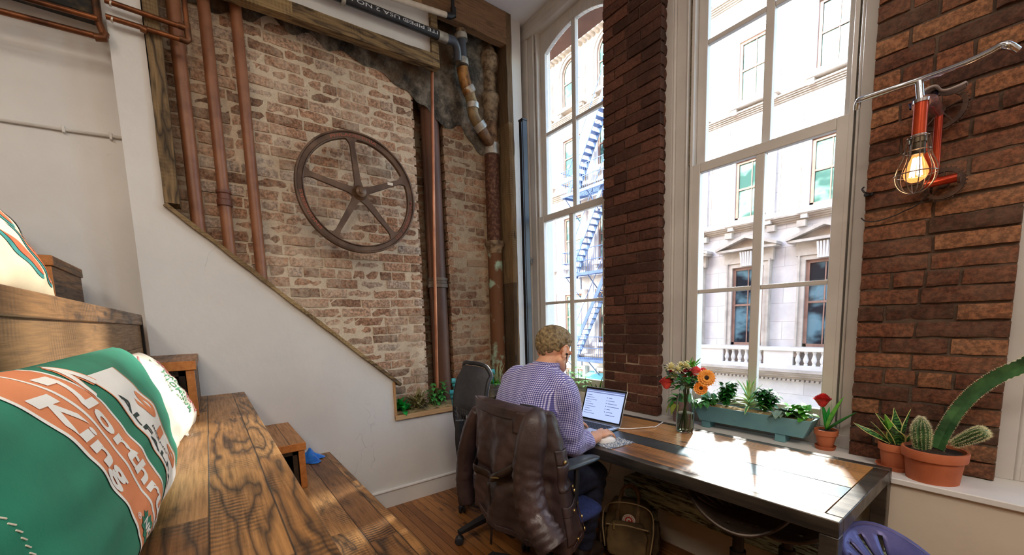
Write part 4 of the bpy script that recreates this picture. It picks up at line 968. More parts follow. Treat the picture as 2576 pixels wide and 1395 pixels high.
# ------------------------------------------------------------------ office chairs
M_CHB = mat('#1b1c20', '#26272c', .5, scale=30); M_CHP = mat('#2a2b31', '#35363d', .6, scale=40, bump=.1); M_ARM = mat('#2b3438', '#39444a', .35, scale=20)
M_SEATF = mat('#23305f', '#2f3f7d', .85, scale=80)
def chair_base(t, o, ang, r=.32, n=5):
    M_ = lambda x, y, z: Vector((o.x+x, o.y+y, z))
    MB().tube([M_(0, 0, .09), M_(0, 0, .30)], .028, 14).tube([M_(0, 0, .28), M_(0, 0, .42)], .018, 12).lathe(M_(0, 0, .075), [(0, 0), (.05, 0), (.055, .03), (.04, .06), (.028, .07)], 16).build('column', M_CHB, t)
    for k in range(n):
        a = ang+2*PI*k/n; d = Vector((cos(a), sin(a), 0))
        m = MB(); pr = [(.03, .034, .040, .105), (.12, .030, .036, .105), (.24, .024, .028, .092), (r, .018, .020, .078)]
        for (r0, w0, h0, z0), (r1, w1, h1, z1) in zip(pr, pr[1:]):
            s_ = Vector((-d.y, d.x, 0)); vs = []
            for rr, w, h, z in ((r0, w0, h0, z0), (r1, w1, h1, z1)):
                for sx, sz in ((-1, -1), (1, -1), (1, 1), (-1, 1)): vs.append(M_(0, 0, z)+d*rr+s_*(sx*w)+Vector((0, 0, sz*h/2)))
            m.add(vs, [(0, 1, 5, 4), (1, 2, 6, 5), (2, 3, 7, 6), (3, 0, 4, 7), (0, 3, 2, 1), (4, 5, 6, 7)])
        m.build('base_leg', M_CHB, t, ang=50)
        c = M_(0, 0, .028)+d*r; wd = Vector((cos(a+.9), sin(a+.9), 0)); mm = MB()
        for s_ in (-1, 1):
            q = c+wd*.014*s_; mm.tube([q-wd*.009, q-wd*.005, q+wd*.005, q+wd*.009], [.022, .027, .027, .022], 18)
        mm.tube([c, c+Vector((0, 0, .05))], .007, 8); mm.ell(c+Vector((0, 0, .014)), (.02, .02, .022), nu=12, nv=8); mm.build('caster', M_CHB, t)
def seat_pad(t, o, w, d, z, m):
    def fn(a, b):
        th = 2*PI*a; s = sin(PI*b); e = .35
        x = abs(cos(th))**e*(1 if cos(th) > 0 else -1); y = abs(sin(th))**e*(1 if sin(th) > 0 else -1)
        s = s**.28 if s > 0 else 0
        return Vector((o.x+x*w/2*s, o.y+y*d/2*s, z-.035*cos(PI*b)-.012*(y*s > .7)*(y*s-.7)))
    MB().grid(fn, 40, 16, closed_u=True).build('seat', m, t)
def armrest(t, p, m):                          # p = middle of the pad; the post drops back to the seat
    def fn(a, b):
        th = 2*PI*a; y = (b-.5)*.26; w = .043*max(.05, 1-abs(2*b-1)**3.2)**.5*(1.1-.2*b)
        return p + Vector((w*cos(th), y, .017*sin(th)*max(.1, 1-abs(2*b-1)**4)**.5 - .02*(b-.5)**2 + .004*abs(cos(th))))
    MB().grid(fn, 20, 18, closed_u=True).build('armrest_pad', m, t)
    MB().tube(spline([p+Vector((0, -.01, -.012)), p+Vector((0, -.015, -.10)), p+Vector((-.01, -.025, -.21)), p+Vector((-.05, -.03, -.27)), p+Vector((-.16, -.03, -.285))], 5), .024, 10, flat=.55).build('armrest_post', M_CHB, t)
def mesh_back(t, o, w, z0, z1, yb):            # curved mesh back with a padded top shell
    def sh(a, b, off=0.0):
        x = (a-.5)*w*(.80+.26*sin(PI*(.25+.6*b))); z = z0+(z1-z0)*b
        return Vector((o.x+x, yb+.10*(a-.5)**2*2.2-.05*sin(PI*b)+.05*b+off, z-(.045*(2*a-1)**4 if b > .9 else 0)))
    fr_ = MB(); loop = [sh(a, 0) for a in (0, .2, .4, .6, .8, 1)]+[sh(1, b) for b in (.2, .4, .6, .8, .95)]+[sh(a, 1) for a in (.9, .7, .5, .3, .1)]+[sh(0, b) for b in (.95, .8, .6, .4, .2)]
    fr_.tube(spline(loop, 3, closed=True), .013, 10, closed=True); fr_.build('back_frame', M_CHB, t)
    m = MB()
    for i in range(1, 16): m.tube([sh(i/16, b/10) for b in range(0, 8)], .0022, 5)
    for j in range(1, 14): m.tube([sh(a/10, j/14*.66) for a in range(11)], .0022, 5)
    m.build('back_mesh', M_CHB, t)
    def shell(a, b, s):
        bb = .50+.47*b; x = (a-.5); k = max(.02, 1-abs(2*a-1)**5)*max(.02, 1-abs(2*b-1)**5)
        p = sh(a, bb, 0); p.z += -.045*(2*a-1)**2*(1-b); p.y += s*.016*k**.5; return p
    MB().grid(lambda a, b: shell(a, b, -1), 20, 14).grid(lambda a, b: shell(a, b, 1), 20, 14).build('back_shell', M_CHP, t)
    MB().tube(spline([(o.x, o.y, .40), (o.x, yb+.02, .38), (o.x, yb-.04, z0+.02), (o.x, yb-.035, z0+.2)], 6), .022, 10, flat=1.6).build('back_support', M_CHB, t)
C1 = Vector((1.46, 1.25, 0))
t1 = thing('office_chair', 'black office chair the man sits on, hung with a brown jacket', 'chair', C1, 'black office chairs at the table')
chair_base(t1, C1, math.radians(-20), .34); seat_pad(t1, C1+Vector((0, 0, 0)), .50, .48, .46, M_SEATF)
armrest(t1, at(1455, 1163, 1, 1.24), M_ARM); armrest(t1, Vector((1.16, 1.24, at(1455, 1163, 1, 1.24).z)), M_ARM)
mesh_back(t1, C1, .44, .55, .995, 1.065)
C2 = Vector((.785, 1.50, 0))
t2 = thing('office_chair', 'empty black mesh backed office chair at the left end of the table', 'chair', C2, 'black office chairs at the table')
chair_base(t2, C2, math.radians(202), .36); seat_pad(t2, C2, .46, .44, .46, M_CHP); mesh_back(t2, C2, .35, .58, 1.13, 1.235)

# ------------------------------------------------------------------ old bench, stools and bag under the table
t = NT('flaking_paint'); P = t.coord(); n1 = t.noise(t.mapv(P, (5, 30, 30)), 1.6, 8, .72)
c = t.ramp(n1, [(.40, '#332a21'), (.45, '#5d5846'), (.49, '#8a9985'), (.62, '#b7c3b0')])
M_FLAKE = t.bsdf(Base_Color=c, Roughness=.8, Normal=t.bump(n1, .8, .006))
t = thing('plank_bench', 'low plank bench with flaking grey green paint under the table', 'bench', (2.1, 2.05, 0))
BX0, BX1, BY0, BY1, BZ = 1.44, 2.62, 1.94, 2.13, .42
MB().box((BX0, BY0, BZ-.03), (BX1, BY1, BZ)).build('seat_plank', M_FLAKE, t, bevel=.006)
for y in (BY0+.01, BY1-.035): MB().prism([(BX0, BZ-.03), (BX1, BZ-.03), (BX1, BZ-.12), (BX0+.02, BZ-.12), (BX0, BZ-.10)], lambda a, b, d: (a, d, b), y, y+.024).build('apron', M_FLAKE, t, bevel=.003)
for x in (BX0+.10, BX1-.14):
    MB().prism([(BY0+.035, BZ-.03), (BY1-.035, BZ-.03), (BY1-.01, .0), (BY1-.05, .0), (BY1-.075, .07), ((BY0+BY1)/2, .12), (BY0+.075, .07), (BY0+.05, .0), (BY0+.01, .0)], lambda a, b, d: (d, a, b), x, x+.03).build('leg', M_FLAKE, t)
    MB().bar((x+.03, (BY0+BY1)/2, .20), (x+.17, (BY0+BY1)/2, BZ-.04), .045, .02).build('brace', M_FLAKE, t)
M_CASTI = mat('#221d1a', '#3d342d', .45, .6, scale=16, bump=.1); M_TRAC = mat('#3a3029', '#54463a', .38, .55, scale=10); M_PURP = mat('#3a3760', '#5f5b8d', .4, .35, scale=7, bump=.08)
def stool(label, o, zs, rz, ms, foot=True):
    """Tractor-seat stool: pressed seat with slots, screw post, foot bar and four cast legs."""
    t = thing('tractor_stool', label, 'stool', (0, 0, 0), 'iron stools with pressed tractor seats')
    def rim(a): return .178*(1-.16*max(0, -sin(a))**2 + .05*cos(2*a))
    def seat(a, b):
        th = 2*PI*a; r = rim(th)*b; x, y = r*cos(th), r*sin(th)*.92
        z = .055*b**2.2 + .018*max(0, -sin(th))*b**3 - .045*b**2*max(0, sin(th))*abs(cos(th))**.5*0 + .03*cos(2*th)*b**2 - .03*max(0, sin(th))*b**3
        return Vector((x, y, zs-.03+z))
    m = MB(); nu, nv = 60, 14
    vs = [seat(i/nu, j/nv) for j in range(1, nv+1) for i in range(nu)]
    fs = []
    for j in range(nv-1):
        for i in range(nu):
            th = 2*PI*(i+.5)/nu; slot = 5 <= j <= 10 and sin(th) < .35 and i % 4 == 1
            hole = (j in (8, 9) and i in (11, 19)) or (j == 6 and i in (15,))
            if not (slot or hole): fs.append((j*nu+i, j*nu+(i+1) % nu, (j+1)*nu+(i+1) % nu, (j+1)*nu+i))
    fs.append(tuple(range(nu))[::-1]); m.add(vs, fs); m.build('seat', ms, t, solid=.007)
    MB().tube([seat(i/60, 1)+Vector((0, 0, -.002)) for i in range(60)], .008, 8, closed=True).build('seat_rim', ms, t)
    MB().tube([(0, 0, .10), (0, 0, zs-.03)], .021, 14).tube([(0, 0, .34), (0, 0, .42)], .03, 14).lathe((0, 0, zs-.06), [(.022, 0), (.06, .02), (.06, .03), (.0, .03)], 14).build('post', M_CASTI, t)
    for k in range(4):
        a = PI/4+k*PI/2; d = Vector((cos(a), sin(a), 0))
        MB().tube(spline([Vector((0, 0, .33))+d*.02, Vector((0, 0, .27))+d*.06, Vector((0, 0, .10))+d*.13, Vector((0, 0, .02))+d*.21], 5), [.016]*15+[.018], 8).build('leg', M_CASTI, t)
    if foot:
        MB().tube([(-.19, -.02, .30), (0, -.02, .305), (.19, -.02, .31)], .011, 10).tube([(-.10, -.02, .303), (0, 0, .20), (.10, -.02, .303)], .009, 8).build('foot_bar', M_CASTI, t)
        for s_ in (-1, 1): MB().tube([(s_*.19, -.02, .30+.005*(s_+1)), (s_*.205, -.02, .30+.005*(s_+1))], .016, 10).build('bar_knob', M_CASTI, t)
    return place(t, o, rz, label)
p1 = at(1858, 1330, 1, 1.66); stool('dark iron stool with a slotted tractor seat, under the middle of the table', (p1.x, 1.66, 0), .60, math.radians(205), M_TRAC)
p2 = at(2040, 1345, 1, 1.74); stool('dark slotted stool seat seen behind the right front table leg', (p2.x-.10, 1.82, 0), .56, math.radians(190), M_TRAC)
p3 = at(2205, 1385, 2, .60); stool('bluish purple pressed metal stool seat at the right end of the table', (2.715, 1.60, 0), .60, math.radians(-60), M_PURP)
# rucksack
BG = Vector((1.555, 1.845, 0)); BR = math.radians(28)
t = thing('backpack', 'worn olive brown backpack with a round red badge, leaning by the bench', 'bag', BG)
M_BAG = mat('#4e3d24', '#6f5934', .85, scale=9, bump=.25, bscale=120); M_BAGD = mat('#3a2d1c', '#54422a', .85, scale=12, bump=.2); M_STRP = mat('#6a5235', '#84694a', .8, scale=30)
Bm = Matrix.Rotation(BR, 3, 'Z') @ Matrix.Rotation(math.radians(-7), 3, 'X')
bp_ = lambda x, y, z: BG + Bm @ Vector((x, y, z))
def soft(w, d, h, y0, z0, r=.30, sd=0.0, n=44, k=22, taper=.12):
    def fn(a, b):
        th = 2*PI*a; e = r; x = abs(cos(th))**e*(1 if cos(th) > 0 else -1); y = abs(sin(th))**e*(1 if sin(th) > 0 else -1)
        s = max(0.0, sin(PI*b))**.25; zz = .5-.5*cos(PI*b); tp = 1-taper*zz
        q = nz(x*2+sd, y*2, zz*4)*.010
        return bp_(x*(w/2*s*tp+q), y0+y*(d/2*s*tp+q), z0+h*zz)
    return MB().grid(fn, n, k, closed_u=True)
soft(.28, .15, .33, 0, 0.0).build('body', M_BAG, t)
soft(.23, .055, .20, -.08, .03, sd=3).build('front_pocket', M_BAG, t)
for s_ in (-1, 1): soft(.05, .10, .18, 0, .04, r=.6, sd=5).build('side_pocket', M_BAGD, t).location += (Bm @ Vector((s_*.145, 0, 0)))
zp = MB().tube([bp_(-.115, -.098, .20), bp_(0, -.108, .213), bp_(.115, -.098, .20)], .004, 6); zp.build('zip', mat('#9a8560', '#b59f78', .6), t)
MB().tube(spline([bp_(-.125, -.07, .06), bp_(-.140, -.078, .20), bp_(-.118, -.070, .30), bp_(0, -.06, .325), bp_(.118, -.070, .30), bp_(.140, -.078, .20), bp_(.125, -.07, .06)], 6), .004, 6).build('zip', mat('#9a8560', '#b59f78', .6), t)
MB().obox(bp_(-.07, -.112, .20), (.010, .004, .036), Bm).build('zip_pull', mat('#c9b37a', rough=.3, metal=.8), t, bevel=.001)
for s_ in (-1, 1):
    y = -.060 if s_ < 0 else .05
    MB().tube(spline([bp_(-.055, -.070, .27), bp_(-.052, y*.7, .335), bp_(-.04, y*.4, .385), bp_(0, y*.3, .41), bp_(.04, y*.4, .385), bp_(.052, y*.7, .335), bp_(.055, -.070, .27)], 5), .008, 8, flat=.5).build('handle', M_STRP, t)
    MB().obox(bp_(s_*.055, -.080, .24), (.020, .006, .075), Bm).build('handle_tab', M_STRP, t, bevel=.002)
bd = Bm @ Matrix.Rotation(PI/2, 3, 'X'); bc = bp_(.008, -.082, .235)
MB().lathe(bc, [(0, 0), (.036, 0), (.036, .004), (0, .004)], 32, rot=bd).build('badge', mat('#c8352b', rough=.6), t)
MB().lathe(bc, [(.033, .0041), (.036, .0048), (.022, .0048), (.0215, .0041)], 32, rot=bd).build('badge_ring', mat('#e8e2d6', rough=.6), t)
bf_ = lambda x, y: bc + bd @ Vector((x, y, .0056))
m = MB()
cr = [(-.012, -.010), (-.014, .004), (-.006, .014), (.006, .014), (.013, .005), (.010, -.004), (.004, .004), (-.004, .004), (-.006, -.004), (.002, -.012)]
m.add([bf_(x, y) for x, y in cr], [tuple(range(len(cr)))]); m.build('badge_emblem', mat('#e8e2d6', rough=.6), t, smooth=False)
m = MB()
for i in range(18):
    a = 2*PI*i/18; m.add([bf_(cos(a+o)*r, sin(a+o)*r) for r, o in ((.025, -.07), (.025, .07), (.031, .07), (.031, -.07))], [(0, 1, 2, 3)])
m.build('badge_writing', mat('#b8342c', rough=.6), t, smooth=False)
# ------------------------------------------------------------------ lamp made of bicycle parts on the right pier
M_CHROME = mat('#c9ccd2', '#e2e4e8', .12, 1.0, scale=4); M_REDP = mat('#9c2f16', '#c14a22', .22, .55, scale=5); M_RUSTK = mat('#3d2b22', '#5c4234', .6, .4, scale=24, bump=.2)
lc = at(2312, 430, 1, 2.10)
t = thing('wall_lamp', 'wall lamp made of chrome handlebar and red bicycle tubes with caged bulb', 'lamp', (lc.x, 2.34, lc.z))
Y = 2.10
h = [at(2155, 276, 1, Y+.02), at(2159, 256, 1, Y+.01), at(2172, 248, 1, Y), at(2240, 225, 1, Y), at(2313, 201, 1, Y), at(2420, 162, 1, Y-.03), at(2490, 130, 1, Y-.05), at(2522, 113, 1, Y-.06), at(2540, 115, 1, Y-.06), at(2558, 126, 1, Y-.04)]
MB().tube(spline(h, 6), .0105, 14).build('handlebar', M_CHROME, t)
s0 = at(2312, 212, 1, Y); s1 = at(2316, 252, 1, Y)
MB().tube([s0+Vector((0, 0, .01)), s1], .0115, 12).build('stem', M_CHROME, t)
a = at(2318, 252, 1, Y); b = at(2311, 344, 1, Y)
MB().tube([a, b], .0195, 20).build('head_tube', M_REDP, t)
ax_ = (b-a).normalized()
MB().tube([a-ax_*.002, a+ax_*.009], .0225, 20).build('tube_ring', M_CHROME, t); MB().tube([b-ax_*.006, b+ax_*.004], .0215, 20).build('tube_ring', M_CHROME, t)
MB().tube([b+ax_*.004, b+ax_*.022], .025, 18).tube([b+ax_*.0, b+ax_*.062], .021, 18).build('socket', mat('#3b342b', '#6a5d4b', .35, .8, scale=14), t)
bt = b+ax_*.05
q = rotm('X', PI)
g_ = NT('warm_bulb_glass'); gt = g_.n('BsdfTransparent', {0: (1, .9, .8, 1)}); ge = g_.n('Emission', {0: hx('#ff9a50'), 1: .75}); g_.t.links.new(g_.n('AddShader', {0: gt, 1: ge}).outputs[0], g_.out.inputs[0])
bulb = MB().lathe(bt, [(.012, -.005), (.014, .01), (.016, .02), (.026, .045), (.033, .065), (.034, .078), (.028, .094), (.015, .104), (0, .107)], 24, rot=q).build('bulb', g_.m, t)
fe = NT('glowing_filament'); fe.t.links.new(fe.n('Emission', {0: hx('#ffe6c4'), 1: 14.0}).outputs[0], fe.out.inputs[0])
fl = MB()
for k in range(6):
    an = PI*k/3; e = Vector((cos(an)*.012, sin(an)*.012, 0)); fl.tube([bt+e*.7-Vector((0, 0, .022)), bt+e*1.25-Vector((0, 0, .085))], .0032, 8)
fl.build('filament', fe.m, bulb)
cg = MB(); prof = [(.028, .0), (.032, -.02), (.036, -.048), (.040, -.07), (.052, -.10), (.057, -.128), (.052, -.155), (.038, -.178), (.018, -.192), (.0, -.196)]
for k in range(10):
    an = 2*PI*k/10; cg.tube(spline([b+Vector((cos(an)*r, sin(an)*r, z)) for r, z in prof], 3), .0017, 6)
for r, z in ((.0365, -.05), (.0575, -.128), (.029, -.002)): cg.tube([b+Vector((cos(i*PI/14)*r, sin(i*PI/14)*r, z)) for i in range(28)], .0021, 6, closed=True)
cg.build('wire_cage', mat('#6d5a4c', '#9c8878', .3, .9, scale=30), t)
# frame tubes back to the wall
w1 = at(2362, 285, 1, 2.27); w2 = at(2352, 432, 1, 2.27)
MB().tube([w1, w2], .0125, 14).build('seat_tube', M_REDP, t)
MB().tube(spline([a+ax_*.012, (a+w1)/2+Vector((0, 0, .016)), w1+Vector((0, 0, -.004))], 6), [.026]*3+[.024]*4+[.019]*3+[.014]*3, 14).build('lug', mat('#b07c78', '#cda3a0', .2, .8), t)
MB().tube([b-ax_*.01, w2+Vector((0, 0, -.02))], .0125, 12).build('down_tube', M_REDP, t)
bb = at(2370, 455, 1, 2.27); MB().tube([bb+Vector((-.05, 0, 0)), bb+Vector((.045, 0, .002))], .016, 16).build('bracket_shell', M_REDP, t)
MB().tube([bb+Vector((.04, 0, .002)), bb+Vector((.048, 0, .002))], .021, 16).tube([bb+Vector((-.055, 0, 0)), bb+Vector((-.048, 0, 0))], .02, 16).build('end_cup', M_RUSTK, t)
for nm, c, r in (('chain_ring', at(2366, 278, 1, 2.325), .072), ('chain_ring', at(2373, 462, 1, 2.325), .058)):
    rm = rotm('X', PI/2); m = MB().lathe(c, [(r-.014, -.006), (r, -.006), (r, .006), (r-.014, .006), (r-.014, -.006)], 48, rot=rm)
    n = int(r*500)
    for i in range(n):
        an = 2*PI*i/n; m.obox(c+Vector((cos(an)*(r+.003), 0, sin(an)*(r+.003))), (.005, .004, .005), rotm('Y', -an))
    for i in range(5):
        an = 2*PI*i/5+.3; m.bar(c, c+Vector((cos(an)*(r-.003), 0, sin(an)*(r-.003))), .004, .010, up=(0, 1, 0))
    m.tube([c+Vector((0, .02, 0)), c+Vector((0, -.012, 0))], .016, 16)
    m.build(nm, M_RUSTK, t)
m = MB(); sp = [at(2317, 252, 1, 2.22), at(2330, 232, 1, 2.22), at(2355, 222, 1, 2.23), at(2368, 232, 1, 2.25), at(2385, 232, 1, 2.26), at(2412, 222, 1, 2.27), at(2432, 212, 1, 2.28)]
S = spline(sp, 6); n = len(S)
m.grid(lambda u, v: S[min(n-1, int(u*(n-1)+.5))] + Vector((0, -.028+.056*v, .006*sin(PI*v)))*(1 if 0 < u < 1 else .6), n-1, 6); m.build('saddle', mat('#7d6c64', '#a3948d', .45, .3, scale=18), t, solid=.008)
MB().tube([at(2348, 260, 1, 2.26), at(2352, 230, 1, 2.25)], .010, 10).tube([at(2300, 250, 1, 2.29), at(2290, 275, 1, 2.26), at(2288, 262, 1, 2.28)], .004, 6).build('seat_post', mat('#2a2440', '#3d3560', .3, .5), t)
for c in ((at(2366, 278, 1, 2.325)), (at(2373, 462, 1, 2.325))): MB().tube([c, Vector((c.x, 2.362, c.z))], .010, 10).build('wall_stud', M_RUSTK, t)
g = [at(2306, 516, 1, 2.32), at(2275, 530, 1, 2.34), at(2250, 542, 1, 2.345), at(2205, 556, 1, 2.345), at(2178, 556, 1, 2.345), at(2166, 548, 1, 2.345)]
tag(MB().tube(spline([bb+Vector((-.04, .04, -.03)), *g], 6), .0026, 6).build('lamp_cord', mat('#241d1a', rough=.6)), 'thin dark cord sagging from the bicycle lamp to the window casing', 'cord')
c = at(2184, 488, 1, 2.335)
t = thing('wall_hook', 'small dark iron hook on the pier edge below the chrome handlebar', 'hook', c)
MB().obox(c+Vector((0, .012, 0)), (.030, .02, .010)).tube(spline([c+Vector((.008, 0, 0)), c+Vector((-.004, -.03, .002)), c+Vector((-.014, -.032, .018)), c+Vector((-.012, -.02, .028))], 5), .0035, 8).build('hook_iron', M_BLK, t)
# ------------------------------------------------------------------ plants, pots and flowers
def leafmat(name, c1, c2, edge=None, sc_=40, rough=.4):
    t = NT(name); P = t.coord(); c = t.ramp(t.noise(P, sc_, 4), [(.35, c1), (.65, c2)])
    return t.bsdf(Base_Color=c, Roughness=rough, Specular_IOR_Level=.5, Transmission_Weight=0.0, Subsurface_Weight=.12, Subsurface_Radius=(.004, .008, .002))
L_BRIGHT = leafmat('bright_leaf', '#3f9a2e', '#74c24a'); L_DARK = leafmat('dark_leaf', '#1d5a22', '#2f7f30'); L_MID = leafmat('mid_leaf', '#2f7d38', '#5aa650')
L_PALE = leafmat('pale_leaf', '#9fcb6a', '#d3e6a4'); L_GREY = leafmat('grey_leaf', '#5d7d6c', '#8aa896'); L_OLIVE = leafmat('olive_leaf', '#6c6b3c', '#948c58'); L_EMER = leafmat('emerald_leaf', '#0f8a32', '#25b04b')
M_TERRA = mat('#a3532f', '#bf6c45', .75, scale=7, bump=.12); M_SOIL = mat('#2a1c14', '#4a3425', .95, scale=60, bump=1.0); M_STEM = mat('#4e7a34', '#6f9a48', .6, scale=20)
M_GRAVEL = mat('#a98a58', '#d8c08c', .9, scale=130, bump=1.0)
def terracotta(t, o, rb, rt, h, rim=.03, sauc=True):
    z0 = .014 if sauc else .0
    if sauc: MB().lathe(o, [(0, 0), (rb*1.25, 0), (rb*1.45, .018), (rb*1.38, .018), (rb*1.2, .006), (0, .006)], 36).build('saucer', M_TERRA, t)
    MB().lathe(o, [(0, z0-.007), (rb, z0-.007), (rb, z0), (rt*.93, z0+h-rim), (rt*1.03, z0+h-rim), (rt*1.06, z0+h-.003), (rt*1.04, z0+h), (rt*.96, z0+h), (rt*.93, z0+h-.012), (0, z0+h-.012)], 40).build('pot', M_TERRA, t)
    m = MB(); rs_ = rt*.93
    m.grid(lambda a, b: Vector((o[0]+rs_*b*cos(2*PI*a), o[1]+rs_*b*sin(2*PI*a), o[2]+z0+h-.010+.006*nz(b*cos(6.28*a)*9, b*sin(6.28*a)*9, 2)+.008*(1-b))), 32, 8, closed_u=True)
    m.build('soil', M_SOIL, t)
    return o[2]+z0+h-.006
t_ = NT('banded_leaf'); P_ = t_.coord(); wv = t_.n('TexWave', {'Vector': P_, 'Scale': 22.0, 'Distortion': 9.0, 'Detail': 3.0, 'Detail Scale': 2.0}, bands_direction='Z').outputs[0]
L_BAND = t_.bsdf(Base_Color=t_.ramp(wv, [(.3, '#1d3f22'), (.7, '#4f8a42')]), Roughness=.35)
L_MARG = leafmat('yellow_margin', '#c9c46a', '#e0dc94')
def margin_leaf(base, d, L, w, bend, twist, n=14):
    """Snake plant blade: the outer strip on each side is the pale margin."""
    m = MB(); base = Vector(base); d = Vector(d).normalized(); side = d.cross(Vector((0, 0, 1))).normalized(); nrm = side.cross(d); p = base.copy(); cur = d.copy(); vs = []
    for i in range(n+1):
        t = i/n; ww = w*.5*(.55+.45*sin(PI*min(1, t*1.25)))*(1-max(0, (t-.55)/.45)**2.2)+2e-4; a = twist*t; sd = side*cos(a)+nrm*sin(a); nm = nrm*cos(a)-side*sin(a)
        for q in (-1, -.84, 0, .84, 1): vs.append(p+sd*ww*q+nm*ww*.42*abs(q))
        cur = (cur-Vector((0, 0, bend/n))).normalized(); p = p+cur*(L/n)
    m.v += [tuple(q) for q in vs]; m.t += [(0, 0, 0)]*len(vs)
    for i in range(n):
        for j in range(4): m.f.append((5*i+j, 5*i+j+1, 5*i+j+6, 5*i+j+5)); m.mi.append(1 if j in (0, 3) else 0)
    return m
def snake_plant(t, base, leaves):
    for az, el, L, w, bend, tw, kind in leaves:
        d = Vector((cos(az)*cos(el), sin(az)*cos(el), sin(el)))
        margin_leaf(Vector(base)+Vector((cos(az)*.012, sin(az)*.012, -.01)), d, L, w, bend, tw).build('leaf', [L_BAND if kind != 2 else leafmat('fresh_leaf', '#4fa030', '#86cc56'), L_MARG if kind else L_DARK], t, solid=.002)
def spray(m, o, n, L, w, rnd, el=(.1, 1.2), up=.05, bend=.8, jit=.03, mi=0, fold=.12, az=None):
    for i in range(n):
        a = rnd.uniform(*(az or (0, 6.28))); e = rnd.uniform(*el); d = (cos(a)*cos(e), sin(a)*cos(e), sin(e))
        b = Vector(o)+Vector((rnd.uniform(-jit, jit), rnd.uniform(-jit, jit)*.6, rnd.uniform(0, up)))
        m.leaf(b, d, L*rnd.uniform(.7, 1.2), w*rnd.uniform(.8, 1.2), bend*rnd.uniform(.5, 1.3), fold=fold, n=5)
    return m
rp = random.Random(21)
def bush(t, o, r, h, n, L, w, ml, trunk=True, el=(-.2, .9)):
    o = Vector(o); st = MB(); m = MB()
    for k in range(9):
        a = 2*PI*k/9+rp.uniform(-.3, .3); q = o+Vector((cos(a)*r*.6*rp.uniform(.4, 1), sin(a)*r*.5, h*rp.uniform(.55, .95)))
        st.tube(spline([o, o+Vector((cos(a)*.008, sin(a)*.008, h*.35)), q], 4), [.003]*5+[.0025]*3+[.0015], 6)
        for i in range(n//9):
            f = rp.uniform(.35, 1.05); p = o+(q-o)*f; a2 = rp.uniform(0, 6.28); e = rp.uniform(*el)
            m.leaf(p, (cos(a2)*cos(e), sin(a2)*cos(e), sin(e)), L*rp.uniform(.7, 1.2), w*rp.uniform(.8, 1.2), .7, fold=.15, n=4)
    st.build('stems', M_STEM, t); m.build('leaves', ml, t, kind='stuff')
# --- blue flower box
BX, BXb = (1.665, 2.272), (1.70, 2.235); YF, YBk = 2.318, 2.436; ZB, ZT = .752, .846
t = NT('blue_box_paint'); P = t.coord(); c = t.mix(t.ramp(t.noise(P, 14, 6, .7), [(.66, 0.0), (.72, .6)]), t.ramp(t.noise(P, 3, 4), [(.35, '#5f9099'), (.65, '#76a6ab')]), '#6b5a48')
M_BLUEB = t.bsdf(Base_Color=c, Roughness=.5)
t = thing('flower_box', 'blue green wooden flower box on two feet on the window sill', 'planter', (1.97, 2.38, .71))
def trap(x0, x1, xb0, xb1, y0, y1, yb0, yb1, z0, z1): return MB().add([(xb0, yb0, z0), (xb1, yb0, z0), (xb1, yb1, z0), (xb0, yb1, z0), (x0, y0, z1), (x1, y0, z1), (x1, y1, z1), (x0, y1, z1)], [(0, 3, 2, 1), (4, 5, 6, 7), (0, 1, 5, 4), (1, 2, 6, 5), (2, 3, 7, 6), (3, 0, 4, 7)])
w_ = .012
for nm, q in (('front_board', (BX[0], BX[1], BXb[0], BXb[1], YF, YF+w_, YF+.016, YF+.016+w_)), ('back_board', (BX[0], BX[1], BXb[0], BXb[1], YBk-w_, YBk, YBk-.016-w_, YBk-.016)),
              ('end_board', (BX[0], BX[0]+w_, BXb[0], BXb[0]+w_, YF+w_, YBk-w_, YF+.016+w_, YBk-.016-w_)), ('end_board', (BX[1]-w_, BX[1], BXb[1]-w_, BXb[1], YF+w_, YBk-w_, YF+.016+w_, YBk-.016-w_))):
    trap(*q, ZB, ZT).build(nm, M_BLUEB, t, bevel=.002)
MB().box((BXb[0]+.01, YF+.03, ZB), (BXb[1]-.01, YBk-.03, ZB+.01)).build('bottom_board', M_BLUEB, t)
for x in (1.735, 2.13): MB().box((x-.024, YF+.022, .7105), (x+.024, YBk-.025, ZB-.0005)).build('foot', M_BLUEB, t, bevel=.002)
m = MB().grid(lambda a, b: Vector((BX[0]+.012+(BX[1]-BX[0]-.024)*a, YF+.012+(YBk-YF-.024)*b, ZT-.008+.008*nz(a*30, b*8, 1)+.012*sin(PI*b))), 90, 14); m.build('bark_mulch', M_GRAVEL, t)
def fplant(name, label, x, y=2.377): return thing(name, label, 'plant', (x, y, ZT), 'plants in the blue flower box')
k = fplant('nerve_plant', 'low spreading green plant at the left end of the blue box', 1.74)
m = spray(MB(), (1.735, 2.37, ZT), 46, .055, .030, rp, (.05, 1.1), .035, .9, .045); spray(m, (1.71, 2.33, ZT+.01), 10, .06, .034, rp, (-.1, .5), .02, 1.6, .02, az=(3.6, 5.8)); m.build('leaves', L_MID, k, kind='stuff')
spray(MB(), (1.735, 2.37, ZT), 20, .05, .020, rp, (.4, 1.3), .04, .7, .04).build('pale_leaves', L_GREY, k, kind='stuff')
k = fplant('bushy_plant', 'dark bushy plant left of the striped one in the blue box', 1.838); bush(k, (1.838, 2.38, ZT-.005), .062, .150, 300, .040, .023, L_DARK)
k = fplant('dracaena', 'striped green and white long leaved plant in the middle of the blue box', 1.955)
st = MB().tube([(1.958, 2.38, ZT-.01), (1.957, 2.378, ZT+.07)], [.007, .005], 8); st.build('stem', M_STEM, k)
